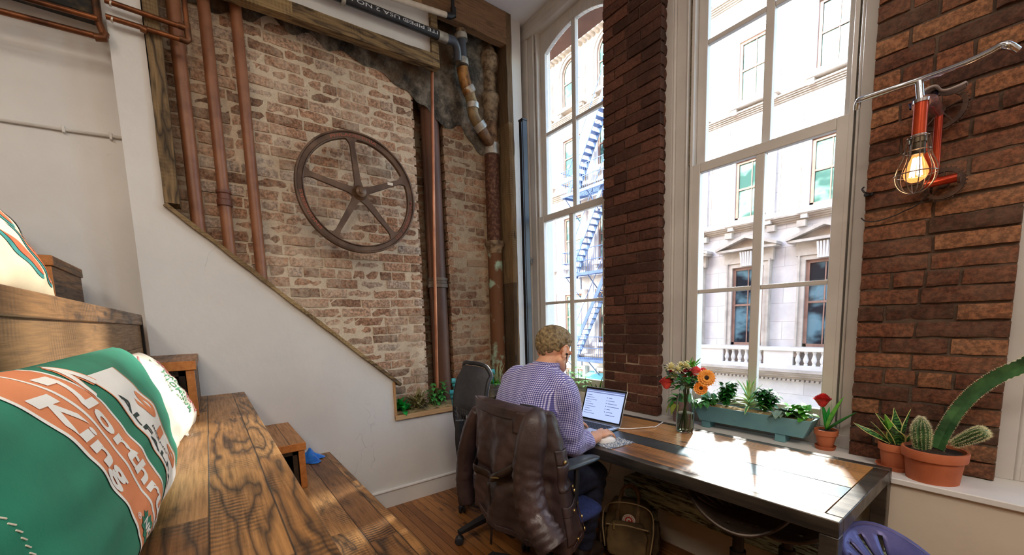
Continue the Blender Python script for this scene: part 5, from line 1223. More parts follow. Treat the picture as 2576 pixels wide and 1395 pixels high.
for i in range(24):
    az = i*2.4+rp.uniform(-.2, .2); el = .25+1.15*(i/24)+rp.uniform(-.1, .1); z = ZT+.015+.06*i/24; d = (cos(az)*cos(el), sin(az)*cos(el), sin(el)); L = rp.uniform(.09, .135)
    o = MB().leaf((1.957, 2.379, z), d, L, .019, .9 if el < 1 else .35, fold=.2, n=9, shape=.8).build('leaf', L_PALE if i % 2 else leafmat('lime_leaf', '#b7d98a', '#dcecc0'), k, solid=.0008)
    MB().leaf((1.957, 2.379, z+.0012), d, L*.99, .010, .9 if el < 1 else .35, fold=.2, n=9, shape=.8).build('leaf_stripe', L_BRIGHT if i % 3 == 0 else L_EMER if i % 3 == 1 else L_MID, o, solid=.0006)
k = fplant('bushy_plant', 'dark bushy plant right of the striped one in the blue box', 2.045); bush(k, (2.045, 2.375, ZT-.005), .075, .140, 300, .040, .024, L_DARK)
k = fplant('nerve_plant', 'trailing bright leaved plant at the right end of the blue box', 2.20)
m = spray(MB(), (2.19, 2.37, ZT), 40, .065, .038, rp, (.2, 1.1), .06, .9, .05); m.build('bright_leaves', L_BRIGHT, k, kind='stuff')
m = spray(MB(), (2.15, 2.345, ZT+.01), 34, .060, .034, rp, (-.1, .7), .03, 1.5, .04); m.build('dark_leaves', L_GREY, k, kind='stuff')
# --- rose in a small terracotta pot
o = Vector((2.316, 2.375, .7102)); t = thing('rose_pot', 'small terracotta pot with a red rose and broad green leaves on the sill', 'potted plant', o)
zs = terracotta(t, o, .030, .046, .085, .026)
s0 = o+Vector((0, 0, .09)); rc = Vector((2.297, 2.368, .952))
MB().tube(spline([s0, s0+Vector((-.006, 0, .06)), rc-Vector((0, 0, .02))], 5), .003, 8).build('stem', L_EMER, t)
def rose(t, c, r, m, n=26, name='bloom', ml=1.0):
    mb = MB(); c = Vector(c)
    for i in range(n):
        f = (i+1)/n; a0 = i*2.4; rr = r*(.18+.82*f**.8); h = r*(.95-.55*f)
        def pt(u, v, a0=a0, rr=rr, f=f, h=h):
            a = a0+(u-.5)*1.7; k = v; q = rr*(.35+.65*k**.8)*(1+.10*sin(PI*u)); z = -r*.75+(h+r*.75)*(k**.8)-.15*r*f*(k**4)*1.6
            return c+Vector((cos(a)*q, sin(a)*q, z+.06*r*sin(7*u+i)))
        mb.grid(pt, 6, 5)
    mb.ell(c-Vector((0, 0, r*.6)), (r*.4, r*.4, r*.35), nu=10, nv=8)
    return mb.build(name, m, t)
M_ROSE = mat('#b3151c', '#dc3430', .55, scale=60); M_ROSEL = mat('#c93a38', '#e85a50', .55, scale=60)
rose(t, rc, .036, M_ROSE)
for az, el, L, w, bend, mm in ((2.6, 1.35, .13, .028, .1, L_MID), (-.5, 1.2, .20, .032, .15, L_BRIGHT), (-.1, .75, .16, .042, -.1, L_DARK), (3.6, 1.4, .11, .022, .1, L_EMER), (1.5, 1.4, .12, .02, .1, L_EMER)):
    MB().leaf(s0, (cos(az)*cos(el), sin(az)*cos(el), sin(el)), L, w, bend, fold=.25, n=10, shape=.8).build('leaf', mm, t, solid=.0015)
# --- snake plant and cactus pots on the ledge of the right pier
o = Vector((2.585, 2.285, .7102)); t = thing('snake_plant', 'snake plant in a terracotta pot and saucer against the right brick pier', 'potted plant', o)
zs = terracotta(t, o, .045, .058, .098, .030)
snake_plant(t, (o.x, o.y, zs), [(3.5, 1.2, .15, .058, .3, .5, 1), (2.2, 1.4, .16, .050, .05, -.4, 1), (.2, 1.45, .165, .052, .05, .3, 1), (4.6, 1.1, .11, .066, .05, .2, 1), (3.3, .45, .155, .036, -.2, .8, 1), (3.0, .75, .12, .034, -.2, -.7, 1), (-.3, .8, .12, .030, -1.0, .4, 1), (3.9, 1.3, .145, .052, .15, -.5, 2)])
o = Vector((2.700, 2.235, .7102)); t = thing('cactus_pot', 'large terracotta pot holding three cacti on the white sill', 'potted plant', o)
zs = terracotta(t, o, .075, .090, .125, .036, sauc=False)
t_ = NT('cactus_skin'); L_CACT = t_.bsdf(Base_Color=t_.ramp(t_.noise(t_.coord(), 30, 4), [(.35, '#2c4d2a'), (.65, '#4c7240')]), Roughness=.5)
L_CACT2 = leafmat('tall_cactus_skin', '#28502c', '#4c7c48', sc_=18); M_SPINE = mat('#d9cf9a', '#efe8c4', .7)
def ribbed(t, pts, rads, ribs, name, dens=1.0):
    S = spline(pts, 6); n = len(S); rr = [np.interp(i/(n-1), np.linspace(0, 1, len(rads)), rads) for i in range(n)]
    nn = ribs*4; m = MB(); vs = []; spn = MB(); u = None
    for i in range(n):
        T = (S[min(n-1, i+1)]-S[max(0, i-1)]).normalized(); u = T.orthogonal().normalized() if u is None else (u-T*u.dot(T)).normalized(); w = T.cross(u)
        for k in range(nn):
            a = 2*PI*k/nn; r = rr[i]*(1+.13*cos(ribs*a)); vs.append(S[i]+(u*cos(a)+w*sin(a))*r)
        for k in range(ribs):
            a = 2*PI*k/ribs; nrm = u*cos(a)+w*sin(a); p = S[i]+nrm*rr[i]*1.12
            for j in range(int(5*dens)):
                d = (nrm*rp.uniform(.5, 1)+T*rp.uniform(-.9, .9)+nrm.cross(T)*rp.uniform(-.9, .9)).normalized(); e = p+d*rp.uniform(.006, .011); sd = d.orthogonal().normalized()*.00035
                spn.add([p-sd, p+sd, e], [(0, 1, 2)])
    m.add(vs, [(i*nn+k, i*nn+(k+1) % nn, (i+1)*nn+(k+1) % nn, (i+1)*nn+k) for i in range(n-1) for k in range(nn)]+[tuple(range((n-1)*nn, n*nn))])
    o = m.build(name, L_CACT, t); spn.build('spines', M_SPINE, o, smooth=False, kind='stuff')
z0 = zs-.01
ribbed(t, [(2.668, 2.225, z0), (2.664, 2.222, z0+.04), (2.660, 2.222, z0+.08), (2.658, 2.222, z0+.115), (2.658, 2.222, z0+.138)], [.017, .022, .026, .0245, .015, .003], 14, 'ball_cactus', 1.6)
e0 = at(2400, 1116, 1, 2.20); e1 = at(2482, 1082, 1, 2.16)
ribbed(t, [e0, e0+(e1-e0)*.35, e0+(e1-e0)*.7, e0+(e1-e0)*.93, e1], [.011, .018, .021, .019, .003], 13, 'leaning_cactus', 1.4)
tp = [at(2362, 1128, 1, 2.245), at(2382, 1085, 1, 2.25), at(2415, 1032, 1, 2.25), at(2460, 985, 1, 2.24), at(2520, 945, 1, 2.22), at(2590, 915, 1, 2.19), at(2640, 880, 1, 2.17)]
S = spline(tp, 14); n = len(S); m = MB(); vs = []; spn = MB(); u = None
for i in range(n):                              # three winged tall cactus
    T = (S[min(n-1, i+1)]-S[max(0, i-1)]).normalized(); u = Vector((0, -1, 0)) if u is None else u; u = (u-T*u.dot(T)).normalized(); w = T.cross(u)
    R0 = .027*min(1, max(.1, (n-1-i)/5)); R1 = .3*R0
    for k in range(6):
        a = .6+2*PI*k/6; r = R0*(1+.10*sin(i*1.9+k)+.06*nz(i*.7, k, 1)) if k % 2 == 0 else R1; vs.append(S[i]+(u*cos(a)+w*sin(a))*r)
    for k in (0, 2, 4):
        a = .6+2*PI*k/6; nrm = u*cos(a)+w*sin(a); p = S[i]+nrm*R0
        for j in range(4):
            d = (nrm+T*rp.uniform(-.8, .8)+nrm.cross(T)*rp.uniform(-.8, .8)).normalized(); e = p+d*.006; sd = d.orthogonal().normalized()*.0006; spn.add([p-sd, p+sd, e], [(0, 1, 2)])
m.add(vs, [(i*6+k, i*6+(k+1) % 6, (i+1)*6+(k+1) % 6, (i+1)*6+k) for i in range(n-1) for k in range(6)]+[tuple(range(6))])
o_ = m.build('tall_cactus', L_CACT2, t, ang=25); spn.build('spines', M_SPINE, o_, smooth=False, kind='stuff')
c_ = at(2455, 998, 1, 2.222); 
# --- jar of flowers on the table
o = Vector((1.772, 2.045, .7503)); t = thing('flower_vase', 'glass jar of red, cream and orange flowers on the table', 'vase', o)
g_ = NT('jar_glass'); M_JAR = g_.bsdf(Base_Color=(.93, .97, .95, 1), Roughness=.02, Transmission_Weight=1.0, IOR=1.25)
g2 = NT('jar_water'); M_WATER = g2.bsdf(Base_Color=(.86, .90, .72, 1), Roughness=.02, Transmission_Weight=1.0, IOR=1.2)
k_ = 1.0; prof = [(.0, 0), (.040, 0), (.044, .006), (.046, .03), (.046, .15), (.043, .185), (.033, .208), (.031, .222), (.034, .228), (.034, .250), (.032, .252)]
MB().lathe(o, prof+[(.030, .250), (.029, .22), (.040, .183), (.0435, .15), (.0435, .01), (.0, .007)], 36).build('jar', M_JAR, t)
MB().lathe(o, [(0, .008), (.042, .010), (.043, .03), (.043, .105), (0, .105)], 32).build('water', M_WATER, t)
F = [(1677, 962, .034, 'r'), (1687, 938, .020, 'd'), (1688, 927, .026, 'c'), (1706, 932, .022, 'c'), (1728, 924, .028, 'c'), (1713, 922, .022, 'c'), (1722, 938, .024, 'd'), (1738, 936, .022, 'd'), (1750, 933, .026, 'p'), (1768, 934, .022, 'p'), (1776, 950, .042, 'o'), (1762, 976, .034, 'o'), (1696, 948, .022, 'c')]
M_CREAMF = mat('#f2e5a0', '#fbf3cc', .6, scale=60); M_DKR = mat('#7d1420', '#a8202a', .6, scale=60); M_PNK = mat('#d8404c', '#f0747a', .6, scale=60); M_ORF = mat('#f0922a', '#fdb85a', .6, scale=60); M_DKB = mat('#20140e', '#3a2416', .8, scale=80)
stm = MB()
mouth = o+Vector((0, 0, .245))
for i, (px, py, r, k) in enumerate(F):
    c = at(px, py, 1, 2.045+rp.uniform(-.04, .05)-(.03 if k in 'ro' else 0)); r *= 1.1 if k != 'c' else 1.5
    a = rp.uniform(0, 6.28); mp = mouth+Vector((cos(a)*.018, sin(a)*.018, 0)); bt_ = o+Vector((-cos(a)*.028, -sin(a)*.028, .012))
    stm.tube(spline([bt_, mp, (mp+c)/2+Vector((0, 0, .012)), c-Vector((0, 0, r*.5))], 5), .0024, 6)
    if k == 'o':                                # daisy-like heads turned to the room
        f_ = thing; m = MB(); nrm = Vector((.62, -.70, .25)).normalized(); u = nrm.orthogonal().normalized(); w = nrm.cross(u)
        for lay, (n_, L_) in enumerate(((20, r), (16, r*.8), (12, r*.6))):
            for q in range(n_):
                an = 2*PI*q/n_+lay*.2; d = (u*cos(an)+w*sin(an)+nrm*(.15+.25*lay)).normalized(); m.leaf(c+nrm*.003*lay, d, L_, r*.46, .1, up=nrm, fold=.1, n=5, shape=1.25)
        b_ = m.build('gerbera_head', M_ORF, t); MB().ell(c+nrm*.008, (r*.28, r*.28, r*.28), nu=14, nv=8).build('flower_centre', M_DKB, b_)
    elif k == 'c':
        m = MB()
        for q in range(40):
            an = q*2.4; e = 1.5-1.5*q/40; m.leaf(c, (cos(an)*cos(e), sin(an)*cos(e), sin(e)), r, r*.34, .5, fold=.1, n=4)
        m.build('cream_flower', M_CREAMF, t)
    else: rose(t, c, r, {'r': M_ROSEL, 'd': M_DKR, 'p': M_PNK}[k], n=22, name={'r': 'red_rose', 'd': 'dark_red_flower', 'p': 'pink_flower'}[k])
stm.build('stems', M_STEM, t)
m = MB(); m2 = MB()
for i in range(110):
    a = rp.uniform(0, 6.28); q = mouth+Vector((cos(a)*rp.uniform(.01, .09), sin(a)*rp.uniform(.01, .07), rp.uniform(-.01, .085))); e = rp.uniform(-.2, 1)
    (m if i % 2 else m2).leaf(q, (cos(a)*cos(e), sin(a)*cos(e), sin(e)), rp.uniform(.035, .06), rp.uniform(.022, .035), .5, fold=.12, n=5)
m.build('leaves', L_DARK, t, kind='stuff'); m2.build('grey_leaves', L_GREY, t, kind='stuff')
spray(MB(), mouth+Vector((.04, 0, .10)), 14, .05, .014, rp, (.6, 1.4), .03, .3, .02).build('lime_spray', L_BRIGHT, t, kind='stuff')
m = MB()                                        # eucalyptus sprig at the left
for i in range(7):
    p = at(1690-3*i, 960-7*i, 1, 2.05); m.lathe(p, [(0, 0), (.010, .001), (0, .002)], 12, rot=rotm('X', .8+.3*i))
m.build('eucalyptus', L_GREY, t)
# --- pinkish pot in the corner behind the jar
o = Vector((1.568, 2.375, .7102)); t = thing('plant_pot', 'pinkish ribbed pot with drooping leaves behind the flower jar', 'potted plant', o)
m = MB().lathe(o, [(0, 0), (.052, 0), (.055, .005), (.064, .13), (.066, .135), (.060, .135), (.058, .12), (0, .12)], 32); m.build('pot', mat('#8a6a66', '#a98a84', .7, scale=3, stretch=(1, 1, 30), bump=.2), t)
spray(MB(), o+Vector((0, 0, .13)), 20, .085, .035, rp, (.2, 1.2), .02, 1.5, .03).build('leaves', L_MID, t, kind='stuff')
m = MB()
for az in (3.3, 4.0, 4.7): m.leaf(o+Vector((-.02, -.02, .13)), (cos(az), sin(az), .35), .12, .04, 2.6, fold=.15, n=8)
m.build('drooping_leaves', leafmat('yellow_leaf', '#8aa63a', '#b5c45c'), t)
# --- pots in front of the left window
t = thing('flower_box', 'pale box of young leafy plants below the left window', 'planter', (.66, 2.40, .71)); x0, x1, y0, y1, z1 = .50, .76, 2.335, 2.435, .80
M_PBOX = mat('#b7b3a2', '#cbc7b8', .6, scale=8)
for lo, hi in (((x0, y0), (x1, y0+.01)), ((x0, y1-.01), (x1, y1)), ((x0, y0+.01), (x0+.01, y1-.01)), ((x1-.01, y0+.01), (x1, y1-.01))): MB().box((*lo, .7102), (*hi, z1)).build('side_board', M_PBOX, t, bevel=.002)
MB().box((x0+.01, y0+.01, z1-.02), (x1-.01, y1-.01, z1-.01)).build('soil', M_GRAVEL, t)
for i, (x, h, lab) in enumerate(((.56, .14, 'young plant with finger like leaves nearest the face of the man'), (.65, .19, 'tallest young plant in the pale box, with star shaped leaves'), (.725, .12, 'young plant at the right end of the pale box'))):
    k = thing('seedling', lab, 'plant', (x, 2.385, z1-.01), 'young plants in the pale box'); st = MB().tube([(x, 2.385, z1-.012), (x+.005, 2.385, z1+h)], .0022, 6); m = MB()
    for zz in (h*.35, h*.7, h):
        for q in range(6):
            a = q*1.05+zz*20; m.leaf((x+.004, 2.385, z1+zz), (cos(a), sin(a), .15), .055, .018, .5, fold=.1, n=5)
    st.build('stem', M_STEM, k); m.build('leaves', L_BRIGHT, k)
o = Vector((.845, 2.395, .7102)); t = thing('snake_plant', 'dark snake plant in a small pot beside the middle brick pier', 'potted plant', o)
MB().lathe(o, [(0, 0), (.034, 0), (.042, .06), (.038, .06), (.036, .05), (0, .05)], 28).build('pot', mat('#4a3a30', '#5e4a3c', .7), t)
snake_plant(t, (o.x, o.y, o.z+.05), [(3.4, 1.2, .15, .034, .1, .4, 1), (1.0, 1.4, .18, .036, .05, -.3, 1), (5.2, 1.3, .14, .034, .1, .3, 1), (2.6, .8, .12, .03, -.3, .5, 0), (.2, 1.1, .15, .032, .1, -.5, 0)])
o = Vector((.43, 2.38, .7102)); t = thing('plant_pot', 'small grey pot of feathery plants just right of the chin of the man', 'potted plant', o)
MB().lathe(o, [(0, 0), (.04, 0), (.046, .09), (.042, .09), (.040, .08), (0, .08)], 28).build('pot', mat('#9ba0a3', '#b3b8ba', .4, .3), t)
spray(MB(), o+Vector((0, 0, .085)), 40, .10, .012, rp, (.5, 1.4), .02, .8, .03).build('leaves', L_GREY, t, kind='stuff')
# --- planter in the wall opening
Z = LEDGE+.012
m = MB().grid(lambda a, b: Vector((-.145+.13*b, 1.095+1.14*a, Z+.012+.02*(1-b)+.014*nz(a*22, b*5, 4))), 90, 12)
for i in range(5): pass
s_ = m.build('gravel', M_GRAVEL); tag(s_, 'ochre gravel bed along the wooden wall ledge', 'gravel', kind='stuff')
gp = 'plants along the wall ledge'
def lplant(name, label, y): return thing(name, label, 'plant', (-.07, y, Z+.01), gp)
k = lplant('leafy_plant', 'glossy bright green plant at the left end of the wall ledge', 1.16)
spray(MB(), (-.07, 1.16, Z+.015), 34, .10, .046, rp, (.45, 1.3), .04, 1.1, .035).build('leaves', L_EMER, k, kind='stuff')
k = lplant('dry_plant', 'brownish thin leaved plant next to the glossy one on the ledge', 1.30)
spray(MB(), (-.08, 1.30, Z+.02), 70, .11, .016, rp, (.3, 1.4), .08, .9, .06).build('leaves', L_OLIVE, k, kind='stuff')
spray(MB(), (-.07, 1.34, Z+.02), 20, .07, .03, rp, (.2, 1.2), .05, .9, .05).build('dry_leaves', mat('#7d6f52', '#a3957a', .8, scale=30), k, kind='stuff')
k = lplant('leafy_plant', 'tall mid green leafy plant beside the copper riser', 1.47)
st = MB(); m = MB()
for i in range(9):
    a = rp.uniform(0, 6.28); q = Vector((-.075+cos(a)*.035, 1.47+sin(a)*.07, Z+rp.uniform(.1, .22))); b_ = Vector((-.075, 1.47+sin(a)*.03, Z+.01)); st.tube([b_, q], .0025, 6)
    for j in range(7):
        p = b_+(q-b_)*rp.uniform(.3, 1); a2 = rp.uniform(0, 6.28); m.leaf(p, (cos(a2)*.8, sin(a2)*.8, rp.uniform(0, .8)), rp.uniform(.05, .085), .032, .8, fold=.14, n=5)
st.build('stems', M_STEM, k); m.build('leaves', L_MID, k, kind='stuff')
M_STK = mat('#0d6f72', '#1a8f90', .3, scale=20); M_STKF = mat('#2f9fb8', '#6fd0de', .15, scale=20)
def stake(label, p, z0, sz=1.0):
    t = thing('garden_stake', label, 'stake', (p.x, p.y, z0), 'teal plastic stakes in the planters'); dvec = Vector((.8, -.55, .2)).normalized(); side = dvec.cross(Vector((0, 0, 1))).normalized(); upv = side.cross(dvec)
    Rm = Matrix((side, dvec, upv)).transposed()
    MB().tube([(p.x, p.y, z0-.02), p-Vector((0, 0, .02))], .0035, 6).build('stem', M_STK, t)
    MB().obox(p, (.034*sz, .022*sz, .042*sz), Rm).obox(p-Vector((0, 0, .034*sz)), (.024*sz, .018*sz, .03*sz), Rm).build('head', M_STK, t, bevel=.004)
    MB().obox(p+dvec*.0115*sz+upv*.006, (.026*sz, .002, .024*sz), Rm).build('clear_front', M_STKF, t, bevel=.001)
stake('teal stake head higher up beside the black mesh chair', at(1141, 957, 0, -.05), Z+.02, 1.05)
stake('teal stake head just above the ledge left of the black chair', at(1136, 986, 0, -.03), Z+.02, 1.0)
k = lplant('dry_leaf', 'curled dry leaf stalk between the two teal stakes', 1.63)
m = MB().leaf((-.05, 1.625, Z+.02), (.1, .1, 1), .13, .03, -.3, fold=.2, n=7).leaf((-.05, 1.63, Z+.02), (.2, .5, 1), .10, .025, .5, fold=.2, n=7); m.build('leaves', mat('#a39468', '#c2b48a', .8, scale=30), k)
bc_ = Vector((-.045, 2.035, Z+.024)); t = thing('metal_bucket', 'galvanised bucket of grassy plants on the ledge by the corner', 'bucket', bc_)
MB().lathe(bc_, [(0, 0), (.062, 0), (.064, .004), (.076, .115), (.079, .118), (.076, .121), (.072, .118), (.06, .02), (0, .02)], 36).tube([bc_+Vector((cos(i*PI/18)*.0715, sin(i*PI/18)*.0715, .075)) for i in range(36)], .002, 6, closed=True).build('bucket', mat('#7d8082', '#a5a8a8', .4, .6, scale=10), t)
MB().lathe(bc_, [(0, .10), (.073, .10), (0, .104)], 24).build('soil', M_SOIL, t)
spray(MB(), bc_+Vector((0, 0, .105)), 60, .05, .022, rp, (.2, 1.3), .02, .9, .05).build('leaves', L_BRIGHT, t, kind='stuff')
spray(MB(), bc_+Vector((0, .03, .105)), 34, .17, .010, rp, (1.0, 1.5), .02, .5, .04).build('grass_blades', leafmat('sage_blade', '#8f9c70', '#c0c49a'), t, kind='stuff')
stake('teal stake in the galvanised bucket', at(1240, 934, 0, -.02), bc_.z+.11, 1.1)
# ------------------------------------------------------------------ the man at the laptop
def fuse(name, mb, m, vox, smooth=6, parent=None, post=None, fac=.5):
    """One continuous skin grown over overlapping volumes."""
    o = bpy.data.objects.new('tmp', mb.mesh('tmp', m)); COL.objects.link(o)
    r = o.modifiers.new('r', 'REMESH'); r.mode = 'VOXEL'; r.voxel_size = vox; r.adaptivity = 0; r.use_smooth_shade = True
    s = o.modifiers.new('s', 'SMOOTH'); s.factor = fac; s.iterations = smooth
    dg = bpy.context.evaluated_depsgraph_get(); dg.update(); me = bpy.data.meshes.new_from_object(o.evaluated_get(dg)); me.name = name
    bpy.data.objects.remove(o)
    me.materials.clear(); [me.materials.append(q) for q in (m if isinstance(m, list) else [m])]
    if post: post(me)
    me.polygons.foreach_set('use_smooth', [True]*len(me.polygons)); me.update()
    f = bpy.data.objects.new(name, me); COL.objects.link(f)
    if parent: f.parent = parent; f.location = -W(parent)
    return f
def limb(mb, pts, rads, n=16, flat=1.0):
    pts = [Vector(p) for p in pts]; S = spline(pts, 5); k = len(S); rr = [float(np.interp(i/(k-1)*(len(rads)-1), range(len(rads)), rads)) for i in range(k)]
    mb.tube(S, rr, n, flat=flat)
    for p, r in ((S[0], rr[0]), (S[-1], rr[-1])): mb.ell(p, r, nu=14, nv=10)
    return mb
def loft(mb, rings, n=28, e=.85):
    vs = []
    for c, rx, ry in rings:
        for k in range(n):
            a = 2*PI*k/n; x = abs(cos(a))**e*(1 if cos(a) > 0 else -1); y = abs(sin(a))**e*(1 if sin(a) > 0 else -1); vs.append(Vector(c)+Vector((x*rx, y*ry, 0)))
    m = len(rings); fs = [(i*n+k, i*n+(k+1) % n, (i+1)*n+(k+1) % n, (i+1)*n+k) for i in range(m-1) for k in range(n)]
    return mb.add(vs, fs+[tuple(range(n))[::-1], tuple(range((m-1)*n, m*n))])
MX = 1.425
TORSO = [(c if c[2] < .6 else (c[0], c[1], .50+(c[2]-.50)*1.088), a, b) for c, a, b in [((MX, 1.19, .50), .172, .125), ((MX, 1.175, .60), .170, .122), ((MX, 1.18, .72), .166, .118), ((MX, 1.20, .84), .180, .122), ((MX, 1.225, .94), .192, .124), ((MX+.005, 1.245, 1.01), .188, .115), ((MX+.01, 1.265, 1.055), .150, .098), ((MX+.02, 1.285, 1.09), .098, .080), ((MX+.028, 1.30, 1.115), .068, .066)]]
SHL, SHR = Vector((MX-.172, 1.275, 1.068)), Vector((MX+.172, 1.29, 1.068))
ELR, WRR = Vector((1.622, 1.325, .795)), Vector((1.607, 1.512, .788))
ELL, WRL = Vector((1.185, 1.36, .81)), Vector((1.315, 1.555, .785))
HIP = [Vector((MX-.09, 1.18, .56)), Vector((MX+.09, 1.18, .56))]; KN = [Vector((1.335, 1.58, .555)), Vector((1.512, 1.60, .555))]; AN = [Vector((1.34, 1.63, .10)), Vector((1.425, 1.605, .10))]
HC = Vector((1.477, 1.352, 1.238)); HR = Matrix.Rotation(math.radians(3), 3, 'Z') @ Matrix.Rotation(math.radians(-24), 3, 'X')
hp = lambda x, y, z: HC + HR @ Vector((x, y, z))
man = thing('person', 'man in a blue checked shirt sitting at the table, one hand on the mouse', 'person', (MX, 1.2, 0))
M_SKIN = mat('#d79a78', '#e6b394', .5, scale=9, sub=.15); 
b = MB()
loft(b, [(c, rx*.9, ry*.9) for c, rx, ry in TORSO])
limb(b, [Vector((MX+.024, 1.29, 1.12)), HC+Vector((-.006, -.035, -.07)), HC+Vector((0, -.01, -.03))], [.062, .056, .060])
b.ell(hp(0, -.012, .022), (.074, .094, .086), HR, 24, 18); b.ell(hp(0, .022, -.035), (.062, .066, .072), HR, 20, 14)
b.ell(hp(0, .050, -.074), (.034, .034, .034), HR, 16, 12); b.ell(hp(0, .030, -.080), (.052, .045, .028), HR, 16, 12)
b.ell(hp(0, .072, .008), (.058, .022, .016), HR, 14, 10); b.ell(hp(0, .098, -.028), (.011, .014, .014), HR, 12, 10); b.ell(hp(0, .088, -.008), (.010, .014, .026), HR, 12, 10)
for s_ in (-1, 1):
    limb(b, [hp(s_*.058, .004, -.052), hp(s_*.050, .040, -.074), hp(s_*.018, .068, -.088)], [.022, .021, .019])
    b.ell(hp(s_*.040, .047, -.032), (.022, .024, .028), HR, 12, 10)          # cheeks
    er = HR @ Matrix.Rotation(s_*.35, 3, 'Z') @ Matrix.Rotation(-.2, 3, 'X')
    b.ell(hp(s_*.079, -.004, -.014), (.008, .018, .031), er, 14, 10)         # ears: plate, rim and lobe
    b.tube([hp(s_*.084, -.004+.019*cos(q), -.010+.029*sin(q)) for q in [PI*(-.45+1.5*i/14) for i in range(15)]], .0046, 8)
    b.ell(hp(s_*.079, .004, -.042), (.0065, .009, .010), HR, 10, 8); b.ell(hp(s_*.076, .012, -.018), (.008, .007, .009), HR, 10, 8)
b.ell(hp(0, .080, -.058), (.021, .012, .0065), HR, 12, 8); b.ell(hp(0, .078, -.067), (.019, .012, .0065), HR, 12, 8)
limb(b, [SHR, (SHR+ELR)/2, ELR], [.05, .046, .040]); limb(b, [ELR, ELR+(WRR-ELR)*.35, WRR], [.040, .041, .027])
limb(b, [SHL, (SHL+ELL)/2, ELL], [.05, .046, .040]); limb(b, [ELL, ELL+(WRL-ELL)*.35, WRL], [.040, .041, .027])
for i in (0, 1): limb(b, [HIP[i], (HIP[i]+KN[i])/2, KN[i]], [.085, .07, .052]); limb(b, [KN[i], KN[i]+(AN[i]-KN[i])*.3, AN[i]], [.05, .05, .035])
def hand(mb, wr, d, nrm, thumb, curls, spread=.05, thumb_in=.5):
    """Palm, four fingers of different length bent at the knuckles, and a thumb set on the side of the palm."""
    d = Vector(d).normalized(); nrm = Vector(nrm); nrm = (nrm-d*nrm.dot(d)).normalized(); s = d.cross(nrm)*thumb; L = .082
    F3 = Matrix((d, s, nrm)).transposed()
    mb.ell(wr+d*.045, (.052, .038, .0165), F3, 18, 12); mb.ell(wr+d*.066, (.030, .040, .0135), F3, 16, 10); mb.ell(wr+d*.005, (.030, .026, .019), F3, 14, 10)
    mb.ell(wr+d*.032+s*.022-nrm*.004, (.034, .018, .016), F3, 14, 10)
    for i, (ln, off, r) in enumerate(((.074, .034, .0080), (.083, .0115, .0084), (.077, -.0115, .0080), (.060, -.033, .0072))):
        p = wr+d*(.084-.006*abs(i-1))+s*off*.98; f = (d+s*off*4.0).normalized(); nm = nrm.copy(); pts = [p-f*.02, p]; c = curls[i]
        for k, (seg, a) in enumerate(((.46, c[0]), (.30, c[1]), (.24, c[2]))):
            f = (f*cos(a)-nm*sin(a)).normalized(); nm = (nm-f*nm.dot(f)).normalized(); p = p+f*ln*seg; pts.append(p)
        mb.tube(pts, [r*1.02, r*1.08, r, r*.92, r*.78], 12)
        for q, rr in zip(pts[1:], (1.10, 1.04, .96, .80)): mb.ell(q, r*rr, nu=10, nv=8)
    p = wr+d*.022+s*.030-nrm*.004; f = (d*.75+s*.62-nrm*.18).normalized(); pts = [p-f*.012, p, p+f*.034]
    f2 = (f-s*thumb_in-nrm*.15).normalized(); pts += [pts[-1]+f2*.030, pts[-1]+f2*.030+(f2-s*.2).normalized()*.022]
    mb.tube(pts, [.014, .0125, .0105, .0098, .0078], 12)
    for q, rr in zip(pts[1:], (.0125, .0110, .0098, .0080)): mb.ell(q, rr, nu=10, nv=8)
hand(b, WRR+Vector((-.004, .006, .006)), (-.16, .97, .03), (.10, 0, 1), -1, [(.16, .34, .26), (.14, .36, .28), (.20, .40, .30), (.30, .45, .35)])
hand(b, WRL+Vector((.003, .006, .003)), (.22, .95, .05), (-.15, 0, 1), 1, [(.30, .45, .25), (.22, .50, .28), (.28, .50, .30), (.40, .48, .30)])
body = fuse('body', b, M_SKIN, .0030, 4, man)
# eyes and brows
for s_ in (-1, 1):
    e = MB().ell(hp(s_*.031, .078, -.006), (.0115, .0095, .010), HR, 14, 10).build('eye', mat('#e9e4de', rough=.25), body)
    MB().ell(hp(s_*.032, .0862, -.008), (.0045, .0022, .0045), HR, 10, 8).build('iris', mat('#3d5a6a', rough=.2), e)
    MB().tube([hp(s_*.014, .094, .014), hp(s_*.032, .092, .020), hp(s_*.050, .078, .014)], [.003, .0038, .002], 8).build('eyebrow', mat('#7d6238', rough=.8), body)
# short curly hair, thicker on top
hm = MB(); rh = random.Random(9)
hm.ell(hp(0, -.014, .024), (.0745, .0945, .0850), HR, 28, 18)
for i in range(1500):
    u = rh.uniform(-1, 1); a = rh.uniform(0, 6.28); q = Vector((cos(a)*(1-u*u)**.5, sin(a)*(1-u*u)**.5, u))
    p = Vector((q.x*.0752, q.y*.0952-.014, q.z*.0855+.025))
    front = max(0, min(1, (p.y+.03)/.10))*max(0, min(1, (p.z-.0)/.07)); hl = -.06 if p.y < -.055 else (-.018 + .0*p.y if p.y < .035 else .062)
    if p.y > -.055 and p.y < .02 and p.z < -.0 and abs(p.x) > .055 and p.y > -.03: continue
    if p.z < hl: continue
    r = .0042+.0062*front*rh.uniform(.6, 1.3)+.0015*rh.random()
    hm.ell(hp(p.x, p.y, p.z)+(HR @ q)*(.0005+.006*front), r, nu=8, nv=6)
